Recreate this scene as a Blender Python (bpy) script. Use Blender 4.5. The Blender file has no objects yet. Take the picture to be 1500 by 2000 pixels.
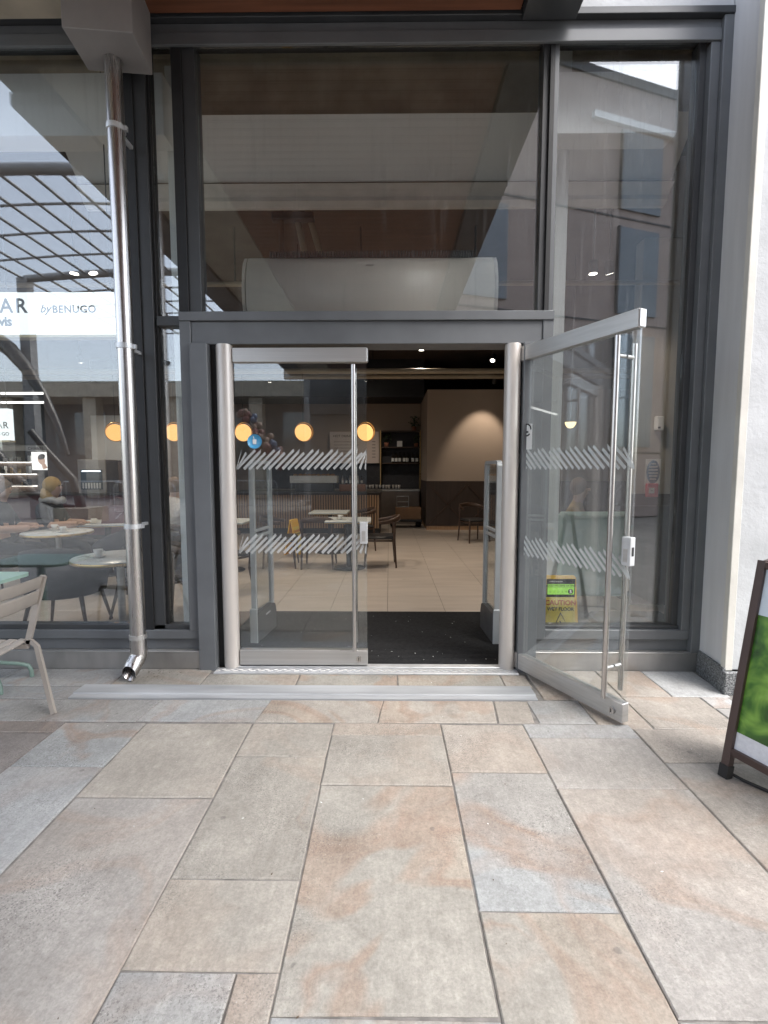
import bpy, bmesh, math, random
from mathutils import Vector, Matrix, Euler
R = math.radians
random.seed(7)
SC = bpy.context.scene
COL = SC.collection

# ------------------------------------------------------------------ camera, world, sun, exposure
cam = bpy.data.cameras.new('camera'); cam_o = bpy.data.objects.new('camera', cam); COL.objects.link(cam_o)
cam.sensor_fit = 'HORIZONTAL'; cam.sensor_width = 36; cam.lens = 36 * 950 / 1500
cam.clip_start = .05; cam.clip_end = 800
cam_o.location = (0, 0, 1.45); cam_o.rotation_euler = (R(90 - 4.8), 0, R(0.6))
SC.camera = cam_o

EXPOSURE = 2.22
LAMP = .305                          # keeps the lamps in balance with the exposure
SUN_EL, SUN_AZ = 55, 128            # azimuth of the sun measured from +Y towards +X
w = bpy.data.worlds.new('World'); SC.world = w; w.use_nodes = True
wn = w.node_tree.nodes; wl = w.node_tree.links; wn.clear()
sky = wn.new('ShaderNodeTexSky'); sky.sky_type = 'NISHITA'; sky.sun_disc = False
sky.sun_elevation = R(SUN_EL); sky.sun_rotation = R(SUN_AZ); sky.air_density = 1.0; sky.dust_density = 2.5; sky.ozone_density = 1.0
hs = wn.new('ShaderNodeHueSaturation'); hs.inputs['Saturation'].default_value = .5
bg = wn.new('ShaderNodeBackground'); bg.inputs['Strength'].default_value = .15
wo = wn.new('ShaderNodeOutputWorld')
wl.new(sky.outputs[0], hs.inputs['Color']); wl.new(hs.outputs[0], bg.inputs['Color']); wl.new(bg.outputs[0], wo.inputs[0])
sl = bpy.data.lights.new('sun', 'SUN'); sl.energy = .5; sl.angle = R(30); sl.color = (1, .99, .97)
so = bpy.data.objects.new('sun', sl); COL.objects.link(so)
sd = Vector((math.sin(R(SUN_AZ)) * math.cos(R(SUN_EL)), math.cos(R(SUN_AZ)) * math.cos(R(SUN_EL)), math.sin(R(SUN_EL))))
so.rotation_euler = (-sd).to_track_quat('-Z', 'Y').to_euler(); so.location = (6, -12, 14)
SC.view_settings.view_transform = 'Standard'; SC.view_settings.look = 'None'; SC.view_settings.exposure = EXPOSURE; SC.view_settings.gamma = 1
cy = SC.cycles
cy.use_denoising = True; cy.max_bounces = 10; cy.diffuse_bounces = 5; cy.glossy_bounces = 5; cy.transmission_bounces = 8; cy.transparent_max_bounces = 32
cy.sample_clamp_indirect = 8; cy.caustics_reflective = False; cy.caustics_refractive = False

# ------------------------------------------------------------------ materials
MATS = {}
class NT:
    def __init__(s, name):
        s.m = bpy.data.materials.new(name); s.m.use_nodes = True; s.t = s.m.node_tree; s.t.nodes.clear()
        s.out = s.n('ShaderNodeOutputMaterial')
    def n(s, typ, **kw):
        nd = s.t.nodes.new(typ)
        for k, v in kw.items():
            if k.startswith('i_'): nd.inputs[k[2:].replace('_', ' ')].default_value = v
            else: setattr(nd, k, v)
        return nd
    def l(s, a, b): s.t.links.new(a, b)
    def noise(s, vec, scale, detail=4, rough=.55, dist=0):
        nd = s.n('ShaderNodeTexNoise'); nd.inputs['Scale'].default_value = scale; nd.inputs['Detail'].default_value = detail
        nd.inputs['Roughness'].default_value = rough; nd.inputs['Distortion'].default_value = dist
        if vec is not None: s.l(vec, nd.inputs['Vector'])
        return nd.outputs['Fac']
    def ramp(s, fac, *stops):
        r = s.n('ShaderNodeValToRGB'); e = r.color_ramp.elements
        while len(e) > 1: e.remove(e[0])
        e[0].position = stops[0][0]; e[0].color = stops[0][1]
        for p, c in stops[1:]:
            x = e.new(p); x.color = c
        s.l(fac, r.inputs[0]); return r.outputs[0]
    def mix(s, fac, a, b, typ='MIX'):
        x = s.n('ShaderNodeMix', data_type='RGBA', blend_type=typ)
        for sock, v in ((x.inputs[0], fac), (x.inputs[6], a), (x.inputs[7], b)):
            if hasattr(v, 'links'): s.l(v, sock)
            else: sock.default_value = v
        return x.outputs[2]
    def math(s, op, a, b=0.0, c=None):
        x = s.n('ShaderNodeMath', operation=op)
        for i, v in enumerate((a, b) if c is None else (a, b, c)):
            if hasattr(v, 'links'): s.l(v, x.inputs[i])
            else: x.inputs[i].default_value = v
        return x.outputs[0]
    def vec(s, kind='pos', scale=(1, 1, 1), shift=None):
        src = s.n('ShaderNodeNewGeometry').outputs['Position'] if kind == 'pos' else s.n('ShaderNodeTexCoord').outputs['Object']
        mp = s.n('ShaderNodeMapping'); mp.inputs['Scale'].default_value = scale; s.l(src, mp.inputs[0])
        if shift is not None: s.l(shift, mp.inputs['Location'])
        return mp.outputs[0]
    def bump(s, h, strength, dist=.01):
        b = s.n('ShaderNodeBump'); b.inputs['Strength'].default_value = strength; b.inputs['Distance'].default_value = dist
        s.l(h, b.inputs['Height']); return b.outputs[0]
    def pbr(s, col, rough=.5, metal=0, normal=None, **kw):
        b = s.n('ShaderNodeBsdfPrincipled')
        for k, v in (('Base Color', col), ('Roughness', rough), ('Metallic', metal)):
            if hasattr(v, 'links'): s.l(v, b.inputs[k])
            else: b.inputs[k].default_value = v
        if normal is not None: s.l(normal, b.inputs['Normal'])
        for k, v in kw.items(): b.inputs[k].default_value = v
        s.l(b.outputs[0], s.out.inputs[0]); return b
def c4(c, k=1): return (c[0] * k, c[1] * k, c[2] * k, 1)
def M(name, col, rough=.5, metal=0, var=.12, scale=6, bump=.05, bscale=40, stretch=(1, 1, 1), rvar=.1, **kw):
    if name in MATS: return MATS[name]
    t = NT(name); v = t.vec('pos', stretch)
    f = t.noise(v, scale, 5)
    cc = t.ramp(f, (.28, c4(col, 1 - var)), (.72, c4(col, 1 + var)))
    rr = t.math('MULTIPLY_ADD', t.noise(v, scale * 1.7, 3), rvar * 2, max(0, rough - rvar))
    nm = t.bump(t.noise(v, bscale, 4), bump) if bump else None
    t.pbr(cc, rr, metal, nm, **kw); MATS[name] = t.m; return t.m
def ME(name, col, strength):
    if name in MATS: return MATS[name]
    t = NT(name); e = t.n('ShaderNodeEmission'); e.inputs[0].default_value = c4(col); e.inputs[1].default_value = strength * LAMP
    t.l(e.outputs[0], t.out.inputs[0]); MATS[name] = t.m; return t.m
def glass(name, tint, f0, streak=0.0, dust=.012):
    t = NT(name)
    lw = t.n('ShaderNodeLayerWeight'); lw.inputs['Blend'].default_value = .5
    p5 = t.math('POWER', lw.outputs['Facing'], 5.0)
    fac = t.math('MULTIPLY_ADD', p5, .75, f0)
    tr = t.n('ShaderNodeBsdfTransparent'); tr.inputs[0].default_value = c4(tint)
    gl = t.n('ShaderNodeBsdfGlossy'); gl.inputs['Roughness'].default_value = 0.0; gl.inputs[0].default_value = (.95, .98, 1, 1)
    df = t.n('ShaderNodeBsdfDiffuse'); df.inputs[0].default_value = (.62, .63, .64, 1)
    m1 = t.n('ShaderNodeMixShader'); t.l(fac, m1.inputs[0]); t.l(tr.outputs[0], m1.inputs[1]); t.l(gl.outputs[0], m1.inputs[2])
    n1 = t.noise(t.vec('pos', (9, 9, .35)), 3, 5, .7)
    n2 = t.noise(t.vec('pos', (1, 1, 1)), 2.2, 4)
    s1 = t.ramp(n1, (.55, (0, 0, 0, 1)), (.78, (1, 1, 1, 1)))
    dfac = t.math('ADD', t.math('MULTIPLY', t.math('MULTIPLY', s1, n2), streak), t.math('MULTIPLY', n2, dust))
    m2 = t.n('ShaderNodeMixShader'); t.l(dfac, m2.inputs[0]); t.l(m1.outputs[0], m2.inputs[1]); t.l(df.outputs[0], m2.inputs[2])
    t.l(m2.outputs[0], t.out.inputs[0]); MATS[name] = t.m; return t.m

def stone_material():
    t = NT('sandstone'); oi = t.n('ShaderNodeObjectInfo')
    sh = t.n('ShaderNodeVectorMath', operation='SCALE'); sh.inputs[0].default_value = (37, 53, 71); t.l(oi.outputs['Random'], sh.inputs['Scale'])
    v = t.vec('pos', (1, 1, 1), sh.outputs[0])
    base = oi.outputs['Color']; alpha = oi.outputs['Alpha']
    big = t.noise(v, 1.1, 3, .5, .8)
    # two-tone bedding with a rusty line where the tones meet
    tone = t.ramp(big, (.485, (0, 0, 0, 1)), (.53, (1, 1, 1, 1)))
    warm = t.mix(1.0, base, (1.02, .965, .905, 1), 'MULTIPLY')
    cool = t.mix(1.0, base, (.98, 1.0, 1.005, 1), 'MULTIPLY')
    two = t.mix(tone, warm, cool)
    col = t.mix(alpha, base, two)
    line = t.ramp(big, (.435, (0, 0, 0, 1)), (.47, (1, 1, 1, 1)), (.485, (.55, .55, .55, 1)), (.50, (.8, .8, .8, 1)), (.53, (0, 0, 0, 1)))
    lm = t.math('MULTIPLY', t.math('MULTIPLY', line, alpha), t.noise(v, 6, 3))
    col = t.mix(t.math('MULTIPLY', lm, 1.7), col, (.33, .25, .20, 1))
    fr = t.math('ABSOLUTE', t.math('SUBTRACT', t.math('FRACT', t.math('MULTIPLY', t.noise(v, .9, 4, .45, .5), 7.0)), .5))
    bed = t.ramp(fr, (.0, (1, 1, 1, 1)), (.05, (.35, .35, .35, 1)), (.10, (0, 0, 0, 1)))
    bsel = t.ramp(t.noise(v, 1.3, 2), (.52, (0, 0, 0, 1)), (.66, (1, 1, 1, 1)))
    col = t.mix(t.math('MULTIPLY', t.math('MULTIPLY', bed, bsel), t.math('MULTIPLY_ADD', alpha, .7, .12)), col, (.33, .25, .20, 1))
    # cloudy value change, grime, fine grain, pits and pale flecks
    cl = t.noise(v, 3.3, 6, .6); col = t.mix(.55, col, t.ramp(cl, (.3, (.62, .61, .60, 1)), (.7, (1.2, 1.2, 1.2, 1))), 'MULTIPLY')
    fi = t.noise(v, 30, 7, .75); col = t.mix(.6, col, t.ramp(fi, (.3, (.66, .65, .64, 1)), (.7, (1.2, 1.2, 1.2, 1))), 'MULTIPLY')
    cr = t.noise(v, 95, 8, .8); col = t.mix(.8, col, t.ramp(cr, (.28, (.70, .69, .68, 1)), (.5, (1, 1, 1, 1)), (.72, (1.28, 1.28, 1.27, 1))), 'MULTIPLY')
    sc_ = t.noise(t.vec('pos', (26, 4, 1), sh.outputs[0]), 2.2, 6, .7); col = t.mix(.35, col, t.ramp(sc_, (.3, (.72, .71, .7, 1)), (.7, (1.2, 1.2, 1.2, 1))), 'MULTIPLY')
    wear = t.ramp(t.noise(v, 1.6, 4, .6), (.48, (0, 0, 0, 1)), (.66, (1, 1, 1, 1)))
    gr = t.noise(v, 150, 3, .65)
    pit = t.ramp(gr, (.36, (1, 1, 1, 1)), (.47, (0, 0, 0, 1)))
    fleck = t.ramp(t.noise(v, 210, 2, .5), (.66, (0, 0, 0, 1)), (.72, (1, 1, 1, 1)))
    col = t.mix(t.math('MULTIPLY', t.math('MULTIPLY', pit, wear), .75), col, (.10, .095, .09, 1))
    col = t.mix(t.math('MULTIPLY', t.math('MULTIPLY', fleck, wear), .55), col, (.72, .70, .66, 1))
    vo = t.n('ShaderNodeTexVoronoi'); vo.inputs['Scale'].default_value = 4.2; t.l(v, vo.inputs['Vector'])
    gum = t.ramp(t.math('ADD', vo.outputs['Distance'], t.math('MULTIPLY', t.noise(v, 30, 2), .06)), (.070, (1, 1, 1, 1)), (.09, (0, 0, 0, 1)))
    gsel = t.math('GREATER_THAN', t.noise(v, 2.9, 1), .46)
    col = t.mix(t.math('MULTIPLY', t.math('MULTIPLY', gum, gsel), .42), col, (.10, .095, .09, 1))
    h = t.math('ADD', t.math('MULTIPLY', cl, .7), t.math('ADD', t.math('MULTIPLY', gr, .30), t.math('MULTIPLY', fi, .35)))
    rr = t.math('MULTIPLY_ADD', fi, .3, .5)
    t.pbr(col, rr, 0, t.bump(h, .5, .012), **{'Specular IOR Level': .35})
    return t.m
STONE = stone_material()

frame_m = M('grey_powder_coat', (.128, .135, .142), .42, .0, .15, 3, .02, 120)
frame_dk = M('dark_gasket', (.012, .012, .013), .6, 0, .1, 5, .02)
frame_in = M('charcoal_frame', (.05, .052, .055), .45, 0, .1, 4, .02)
beige_al = M('champagne_aluminium', (.60, .56, .52), .38, .25, .05, 3, .015, 200, (1, 1, .05))
steel = M('brushed_steel', (.50, .49, .475), .36, .7, .10, 4, .02, 60, (.25, 1, 14), .08)
steel_v = M('polished_pipe_steel', (.52, .50, .485), .28, 1, .08, 5, .015, 30, (14, 14, .3), .08)
plinth_m = M('stained_kick_plate', (.42, .41, .40), .38, .85, .28, 2.2, .03, 50, (1.4, 1, .6), .12)
alu = M('aluminium_trim', (.62, .63, .64), .42, .55, .12, 9, .04, 80)
nose_m = M('pale_worn_nosing', (.36, .37, .38), .5, .1, .22, 5, .05, 60, (.3, 2, 1))
glass_w = glass('window_glass', (.94, .955, .95), .12, .12, .004)
glass_w2 = glass('streaked_window_glass', (.94, .955, .95), .125, .28, .008)
glass_d = glass('door_glass', (.95, .965, .96), .08, .05, .012)
acrylic = glass('acrylic_panel', (.86, .88, .88), .05, 0, .05)
def frosted():
    t = NT('frosted_vinyl'); d = t.n('ShaderNodeBsdfDiffuse'); d.inputs[0].default_value = (.62, .64, .64, 1)
    tr = t.n('ShaderNodeBsdfTransparent'); ts = t.n('ShaderNodeBsdfTranslucent'); ts.inputs[0].default_value = (.6, .62, .62, 1)
    m0 = t.n('ShaderNodeMixShader'); m0.inputs[0].default_value = .3; t.l(d.outputs[0], m0.inputs[1]); t.l(ts.outputs[0], m0.inputs[2])
    m = t.n('ShaderNodeMixShader'); m.inputs[0].default_value = .82; t.l(tr.outputs[0], m.inputs[1]); t.l(m0.outputs[0], m.inputs[2]); t.l(m.outputs[0], t.out.inputs[0]); return t.m
frost = frosted()
white_wall = M('white_render', (.50, .51, .52), .75, 0, .13, 2.6, .35, 30)
pillar_m = M('grey_painted_render', (.62, .62, .625), .7, 0, .13, 1.6, .12, 18, (3, 3, .35))
bead_m = M('cream_corner_bead', (.62, .60, .55), .6, 0, .1, 4, .1)
mortar = M('grey_mortar', (.19, .178, .165), .9, 0, .45, 14, .4, 60)
wood_red = M('red_stained_timber', (.19, .075, .04), .5, 0, .35, 2.5, .12, 30, (.35, 8, 8))
dark_steel = M('dark_grey_steel', (.05, .053, .057), .4, .2, .15, 4, .03)
tile_m = M('beige_floor_tile', (.50, .44, .385), .32, 0, .12, 2.2, .02, 30, (.5, 3, 1))
grout = M('tile_grout', (.16, .13, .11), .9)
mat_m = M('black_ribbed_carpet', (.018, .018, .019), .95, 0, .4, 30, .4, 220)
black = M('black_paint', (.012, .012, .013), .55)
brownceil = M('brown_ceiling', (.085, .062, .05), .8, 0, .2, 2)
offwhite = M('off_white_board', (.84, .84, .83), .7, 0, .05, 2, .05)
concrete = M('tan_concrete', (.44, .39, .31), .85, 0, .25, 3, .2, 15)
tanwall = M('tan_wall', (.36, .285, .225), .8, 0, .04, 1.5, .04)
darkwood = M('dark_wood_panel', (.042, .027, .02), .5, 0, .25, 3, .06, 30, (6, 6, .5))
walnut = M('walnut_wood', (.06, .034, .022), .4, 0, .3, 4, .05, 30, (6, 6, 1))
oak = M('oak_slat', (.36, .22, .12), .5, 0, .2, 5, .05, 30, (6, 6, .6))
leather = M('black_leather', (.02, .02, .022), .45, 0, .2, 20, .15, 90)
greyfab = M('grey_fabric', (.045, .045, .05), .85, 0, .15, 12, .3, 150)
whitetop = M('white_table_top', (.62, .64, .62), .3, 0, .05, 3, .01)
gold = M('brass_edge', (.62, .44, .20), .3, .9, .1, 8, .02)
mint = M('mint_paint', (.40, .58, .49), .42, 0, .05, 5, .03)
mintfab = M('mint_upholstery', (.46, .62, .53), .8, 0, .08, 6, .2, 120)
taupe = M('taupe_powder_coat', (.37, .33, .288), .45, 0, .06, 8, .03, 120)
abrown = M('brown_aluminium', (.075, .05, .045), .4, .35, .12, 5, .03)
rubber = M('black_rubber', (.015, .014, .014), .7)
yellow = M('yellow_plastic', (.80, .46, .03), .4, 0, .05, 5, .02)
paper = M('white_paper', (.75, .75, .73), .8, 0, .04, 4, .02)
ink = M('dark_ink', (.03, .03, .035), .7)
granite = None
def granite_m():
    t = NT('grey_granite'); v = t.vec('pos'); f = t.noise(v, 95, 4, .75)
    c = t.ramp(f, (.38, (.03, .032, .034, 1)), (.5, (.13, .135, .14, 1)), (.62, (.34, .35, .35, 1)))
    t.pbr(c, .45, 0, t.bump(f, .1)); return t.m
granite = granite_m()

# ------------------------------------------------------------------ mesh builder
class MB:
    def __init__(s): s.v = []; s.f = []; s.sm = []; s.mi = []; s.T = Matrix.Identity(4); s.m = 0
    def add(s, vs, fs, smooth=False):
        b = len(s.v); s.v += [tuple(s.T @ Vector(p)) for p in vs]
        for f in fs: s.f.append([b + i for i in f]); s.sm.append(smooth); s.mi.append(s.m)
        return s
    def box(s, x0, x1, y0, y1, z0, z1, bev=0):
        if bev <= 0:
            vs = [(x, y, z) for z in (z0, z1) for y in (y0, y1) for x in (x0, x1)]
            return s.add(vs, [(0, 2, 3, 1), (4, 5, 7, 6), (0, 1, 5, 4), (2, 6, 7, 3), (0, 4, 6, 2), (1, 3, 7, 5)])
        b = bev; vs = []; idx = {}
        for i, x in enumerate((x0, x1)):
            for j, y in enumerate((y0, y1)):
                for k, z in enumerate((z0, z1)):
                    sx, sy, sz = (b if i == 0 else -b), (b if j == 0 else -b), (b if k == 0 else -b)
                    for ax, p in enumerate(((x, y + sy, z + sz), (x + sx, y, z + sz), (x + sx, y + sy, z))):
                        idx[i, j, k, ax] = len(vs); vs.append(p)
        g = lambda i, j, k, a: idx[i, j, k, a]; fs = []
        for i in (0, 1):
            q = [g(i, 0, 0, 0), g(i, 1, 0, 0), g(i, 1, 1, 0), g(i, 0, 1, 0)]; fs.append(q if i else q[::-1])
            q = [g(0, i, 0, 1), g(1, i, 0, 1), g(1, i, 1, 1), g(0, i, 1, 1)]; fs.append(q[::-1] if i else q)
            q = [g(0, 0, i, 2), g(1, 0, i, 2), g(1, 1, i, 2), g(0, 1, i, 2)]; fs.append(q if i else q[::-1])
        for i in (0, 1):
            for j in (0, 1):
                fs.append([g(i, j, 0, 0), g(i, j, 0, 1), g(i, j, 1, 1), g(i, j, 1, 0)])
                fs.append([g(i, 0, j, 0), g(i, 0, j, 2), g(i, 1, j, 2), g(i, 1, j, 0)])
                fs.append([g(0, i, j, 1), g(0, i, j, 2), g(1, i, j, 2), g(1, i, j, 1)])
                for k in (0, 1): fs.append([g(i, j, k, 0), g(i, j, k, 1), g(i, j, k, 2)])
        return s.add(vs, fs)
    def ring_tube(s, rings, closed=False, caps=True, smooth=True):
        n = len(rings[0]); vs = [p for r in rings for p in r]; fs = []
        m = len(rings)
        for a in range(m if closed else m - 1):
            b = (a + 1) % m
            for i in range(n): j = (i + 1) % n; fs.append((a * n + i, a * n + j, b * n + j, b * n + i))
        s.add(vs, fs, smooth)
        if caps and not closed:
            s.add(list(rings[0]), [tuple(range(n))[::-1]]); s.add(list(rings[-1]), [tuple(range(n))])
        return s
    def tube(s, pts, r, n=10, closed=False, caps=True, flat=None, up=None):
        pts = [Vector(p) for p in pts]; m = len(pts); rings = []; prev = None
        rr = r if isinstance(r, (list, tuple)) else [r] * m
        for i, p in enumerate(pts):
            if closed: d = pts[(i + 1) % m] - pts[i - 1]
            else: d = pts[min(i + 1, m - 1)] - pts[max(i - 1, 0)]
            d.normalize()
            if up is not None: u = Vector(up)
            elif prev is None: u = Vector((0, 0, 1)) if abs(d.z) < .9 else Vector((1, 0, 0))
            else: u = prev
            a = d.cross(u).normalized(); b = a.cross(d).normalized(); prev = b
            fx, fy = flat if flat else (1, 1)
            if flat and n == 4: offs = [(-1, -1), (1, -1), (1, 1), (-1, 1)]
            else: offs = [(math.cos(2 * math.pi * k / n), math.sin(2 * math.pi * k / n)) for k in range(n)]
            rings.append([tuple(p + a * (o[0] * rr[i] * fx) + b * (o[1] * rr[i] * fy)) for o in offs])
        return s.ring_tube(rings, closed, caps, n > 4)
    def lathe(s, prof, n=24, c=(0, 0, 0), ang=2 * math.pi, smooth=True):
        cl = abs(ang - 2 * math.pi) < 1e-6; k = n if cl else n + 1; vs = []; fs = []
        for r, z in prof:
            for i in range(k):
                a = ang * i / n; vs.append((c[0] + r * math.cos(a), c[1] + r * math.sin(a), c[2] + z))
        for j in range(len(prof) - 1):
            for i in range(n if cl else n):
                i2 = (i + 1) % k if cl else i + 1
                fs.append((j * k + i, j * k + i2, (j + 1) * k + i2, (j + 1) * k + i))
        return s.add(vs, fs, smooth)
    def sphere(s, c, r, n=16, sc=(1, 1, 1)):
        prof = [(math.sin(math.pi * i / (n // 2)) * r, -math.cos(math.pi * i / (n // 2)) * r) for i in range(n // 2 + 1)]
        T = s.T; s.T = T @ Matrix.Translation(c) @ Matrix.Diagonal((*sc, 1)); s.lathe(prof, n); s.T = T; return s
    def prism(s, poly, z0, z1, axis='z'):
        n = len(poly)
        def P(a, b, h): return (a, b, h) if axis == 'z' else ((a, h, b) if axis == 'y' else (h, a, b))
        vs = [P(a, b, z0) for a, b in poly] + [P(a, b, z1) for a, b in poly]
        fs = [tuple(range(n))[::-1], tuple(range(n, 2 * n))] + [(i, (i + 1) % n, n + (i + 1) % n, n + i) for i in range(n)]
        return s.add(vs, fs)
    def quad(s, *p): return s.add(list(p), [tuple(range(len(p)))])
    def mesh(s, name, mats):
        me = bpy.data.meshes.new(name); me.from_pydata(s.v, [], s.f)
        me.polygons.foreach_set('use_smooth', s.sm); me.polygons.foreach_set('material_index', s.mi)
        bm = bmesh.new(); bm.from_mesh(me); bmesh.ops.recalc_face_normals(bm, faces=bm.faces); bm.to_mesh(me); bm.free()
        for x in (mats if isinstance(mats, (list, tuple)) else [mats]): me.materials.append(x)
        return me
    def build(s, name, mats, parent=None, label=None, cat=None, group=None, kind=None):
        return link(name, s.mesh(name, mats), parent, label, cat, group, kind)
def link(name, data, parent=None, label=None, cat=None, group=None, kind=None):
    o = bpy.data.objects.new(name, data); COL.objects.link(o)
    if parent is not None: o.parent = parent
    if label: o['label'] = label
    if cat: o['category'] = cat
    if group: o['group'] = group
    if kind: o['kind'] = kind
    return o
def thing(name, label, cat, loc=(0, 0, 0), rz=0, group=None):
    o = link(name, None, None, label, cat, group); o.location = loc; o.rotation_euler = (0, 0, rz); o.empty_display_size = .1; return o
def dup(root, loc, rz, label=None, group=None):
    def cp(o, par):
        c = o.copy(); COL.objects.link(c); c.parent = par
        for ch in list(o.children): cp(ch, c)
        return c
    r = cp(root, None); r.location = loc; r.rotation_euler = (0, 0, rz)
    if label: r['label'] = label
    if group: r['group'] = group
    return r
def bx(name, b, mat, parent=None, bev=0, **kw): return MB().box(*b, bev=bev).build(name, mat, parent, **kw)
def struct(name, b, mat, parent=None, bev=0): return bx(name, b, mat, parent, bev, kind='structure')
def text(name, body, size, loc, mat, parent=None, rot=(R(90), 0, 0), shear=0, align='LEFT', bold=0, spacing=1, depth=.0008):
    cu = bpy.data.curves.new(name, 'FONT'); cu.body = body; cu.size = size; cu.shear = shear; cu.align_x = align
    cu.space_character = spacing; cu.offset = bold; cu.extrude = depth; cu.resolution_u = 3
    o = bpy.data.objects.new(name, cu); COL.objects.link(o)
    me = bpy.data.meshes.new_from_object(o.evaluated_get(bpy.context.evaluated_depsgraph_get())); COL.objects.unlink(o); bpy.data.objects.remove(o)
    me.materials.clear(); me.materials.append(mat)
    t = link(name, me, parent); t.location = loc; t.rotation_euler = rot; return t

# ================================================================== SETTING: ground and paving
def ground_m():
    t = NT('far_paving'); v = t.vec('pos'); br = t.n('ShaderNodeTexBrick'); t.l(v, br.inputs['Vector'])
    br.inputs['Scale'].default_value = 1; br.inputs['Brick Width'].default_value = .9; br.inputs['Row Height'].default_value = .6; br.inputs['Mortar Size'].default_value = .008
    br.inputs['Color1'].default_value = (.20, .19, .175, 1); br.inputs['Color2'].default_value = (.26, .245, .225, 1); br.inputs['Mortar'].default_value = (.15, .14, .13, 1)
    c = t.mix(.5, br.outputs['Color'], t.ramp(t.noise(v, 3, 5), (.3, (.6, .6, .6, 1)), (.7, (1.2, 1.2, 1.2, 1))), 'MULTIPLY')
    t.pbr(c, .75); return t.m
MB().quad((-250, -250, -.034), (250, -250, -.034), (250, 250, -.034), (-250, 250, -.034)).build('ground', ground_m(), kind='structure')
pave = struct('pavement', (-3.35, 2.95, -1.1, 3.47, -.03, -.007), mortar)
GB, TAN, PNK, ORG, BRN, PAL = (.405, .41, .405), (.405, .378, .335), (.42, .396, .368), (.43, .388, .342), (.31, .28, .26), (.50, .50, .495)
def slab(x0, x1, y0, y1, col, vein=.6, zt=0.0, sk=0.0):
    g = .0032; j = lambda a: a + random.uniform(-.0022, .0022)
    x0 += g; x1 -= g; y0 += g; y1 -= g
    # slightly uneven sawn edge: the outline gets a few extra points
    def edge(p, q):
        n = 3; return [(p[0] + (q[0] - p[0]) * i / n + random.uniform(-.0016, .0016), p[1] + (q[1] - p[1]) * i / n + random.uniform(-.0016, .0016)) for i in range(n)]
    cs = [(j(x0 + sk), j(y0)), (j(x1 + sk), j(y0)), (j(x1 - sk), j(y1)), (j(x0 - sk), j(y1))]
    out = []
    for i in range(4): out += edge(cs[i], cs[(i + 1) % 4])
    cx = sum(p[0] for p in out) / 12; cyy = sum(p[1] for p in out) / 12; n = 12
    dz = random.uniform(-.0022, .0022) + zt; b = .0045
    def ins(p): return (p[0] + (b if p[0] < cx else -b), p[1] + (b if p[1] < cyy else -b))
    vs = [(*p, -.0065) for p in out] + [(*p, dz - b) for p in out] + [(*ins(p), dz) for p in out]
    fs = [(i, (i + 1) % n, n + (i + 1) % n, n + i) for i in range(n)] + [(n + i, n + (i + 1) % n, 2 * n + (i + 1) % n, 2 * n + i) for i in range(n)] + [tuple(range(2 * n, 3 * n))]
    o = MB().add(vs, fs).build('paving_slab', STONE, pave); k = random.uniform(.95, 1.05) * .86; o.color = (col[0] * k, col[1] * k, col[2] * k, vein); return o
def column(x0, x1, ys, cols):
    for i in range(len(ys) - 1):
        c = cols[i % len(cols)]; slab(x0, x1, ys[i + 1], ys[i], c[0], c[1])
column(-3.3, -2.5, (2.70, 2.2, 1.4, .6, -.2, -1.0), ((BRN, .3), (TAN, .5), (GB, .5)))
column(-2.5, -1.872, (2.70, 2.575, 1.95, 1.1, .3, -.5, -1.05), ((BRN, .4), (BRN, .3), (GB, .3), (TAN, .5)))
column(-1.872, -1.402, (2.685, 2.268, 1.3, .5, -.4, -1.05), ((GB, .8), (GB, .25), (TAN, .5)))
column(-1.402, -.784, (2.685, 2.045, 1.0, .2, -.5, -1.05), ((TAN, .12), (PNK, .35), (TAN, .5)))
column(-.784, -.318, (2.69, 2.364, 1.618, 1.293), ((TAN, .15), (TAN, .3), (TAN, .25)))
slab(-.784, -.44, .7, 1.293, GB, .3); slab(-.44, -.318, .7, 1.293, ORG, .3); column(-.784, -.318, (.7, 0, -1.05), ((TAN, .4), (GB, .4)))
column(-.318, .298, (2.70, 2.571, 2.141, 1.18, .4, -.3, -1.05), ((ORG, .45), (TAN, .2), (TAN, .95), (GB, .5), (TAN, .5)))
column(.298, .768, (2.685, 2.241, 1.496, .7, -.1, -1.05), ((ORG, .25), (GB, .85), (TAN, .7), (GB, .4), (PNK, .5)))
column(.768, 1.376, (2.70, 2.555, 2.126, 1.18, .3, -.5, -1.05), ((GB, .15), (PNK, .2), (PNK, .55), (GB, .5), (TAN, .5)))
column(1.376, 2.0, (2.65, 2.333, 1.5, .7, -.2, -1.05), ((ORG, .3), (PNK, .5), (TAN, .5)))
column(2.0, 2.9, (2.9, 2.3, 1.5, .7, -.2, -1.05), ((PAL, .6), (PNK, .4), (GB, .5)))
slab(2.275, 2.9, 2.905, 3.07, PAL, .4)
xs = (-3.3, -2.55, -1.46, -.765, -.05, .645, .86)
for i, c in enumerate(((BRN, .3), (GB, .5), (GB, .45), (ORG, 1.0), (ORG, .8), (ORG, .6))): slab(xs[i], xs[i + 1], 2.705, 2.978, c[0], c[1], 0, -.015)
xs = (-3.3, -2.7, -1.9, -1.29, -.635, .06, .79, .97)
for i, c in enumerate(((GB, .3), (GB, .5), (TAN, .5), (TAN, .5), (TAN, .9), (TAN, .7), (ORG, .5))): slab(xs[i], xs[i + 1], 3.168, 3.372 if i > 2 else 3.455, c[0], c[1])
for a, b in ((-3.3, -2.62), (-2.62, -2.06)): slab(a, b, 2.984, 3.162, GB, .2)
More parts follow.
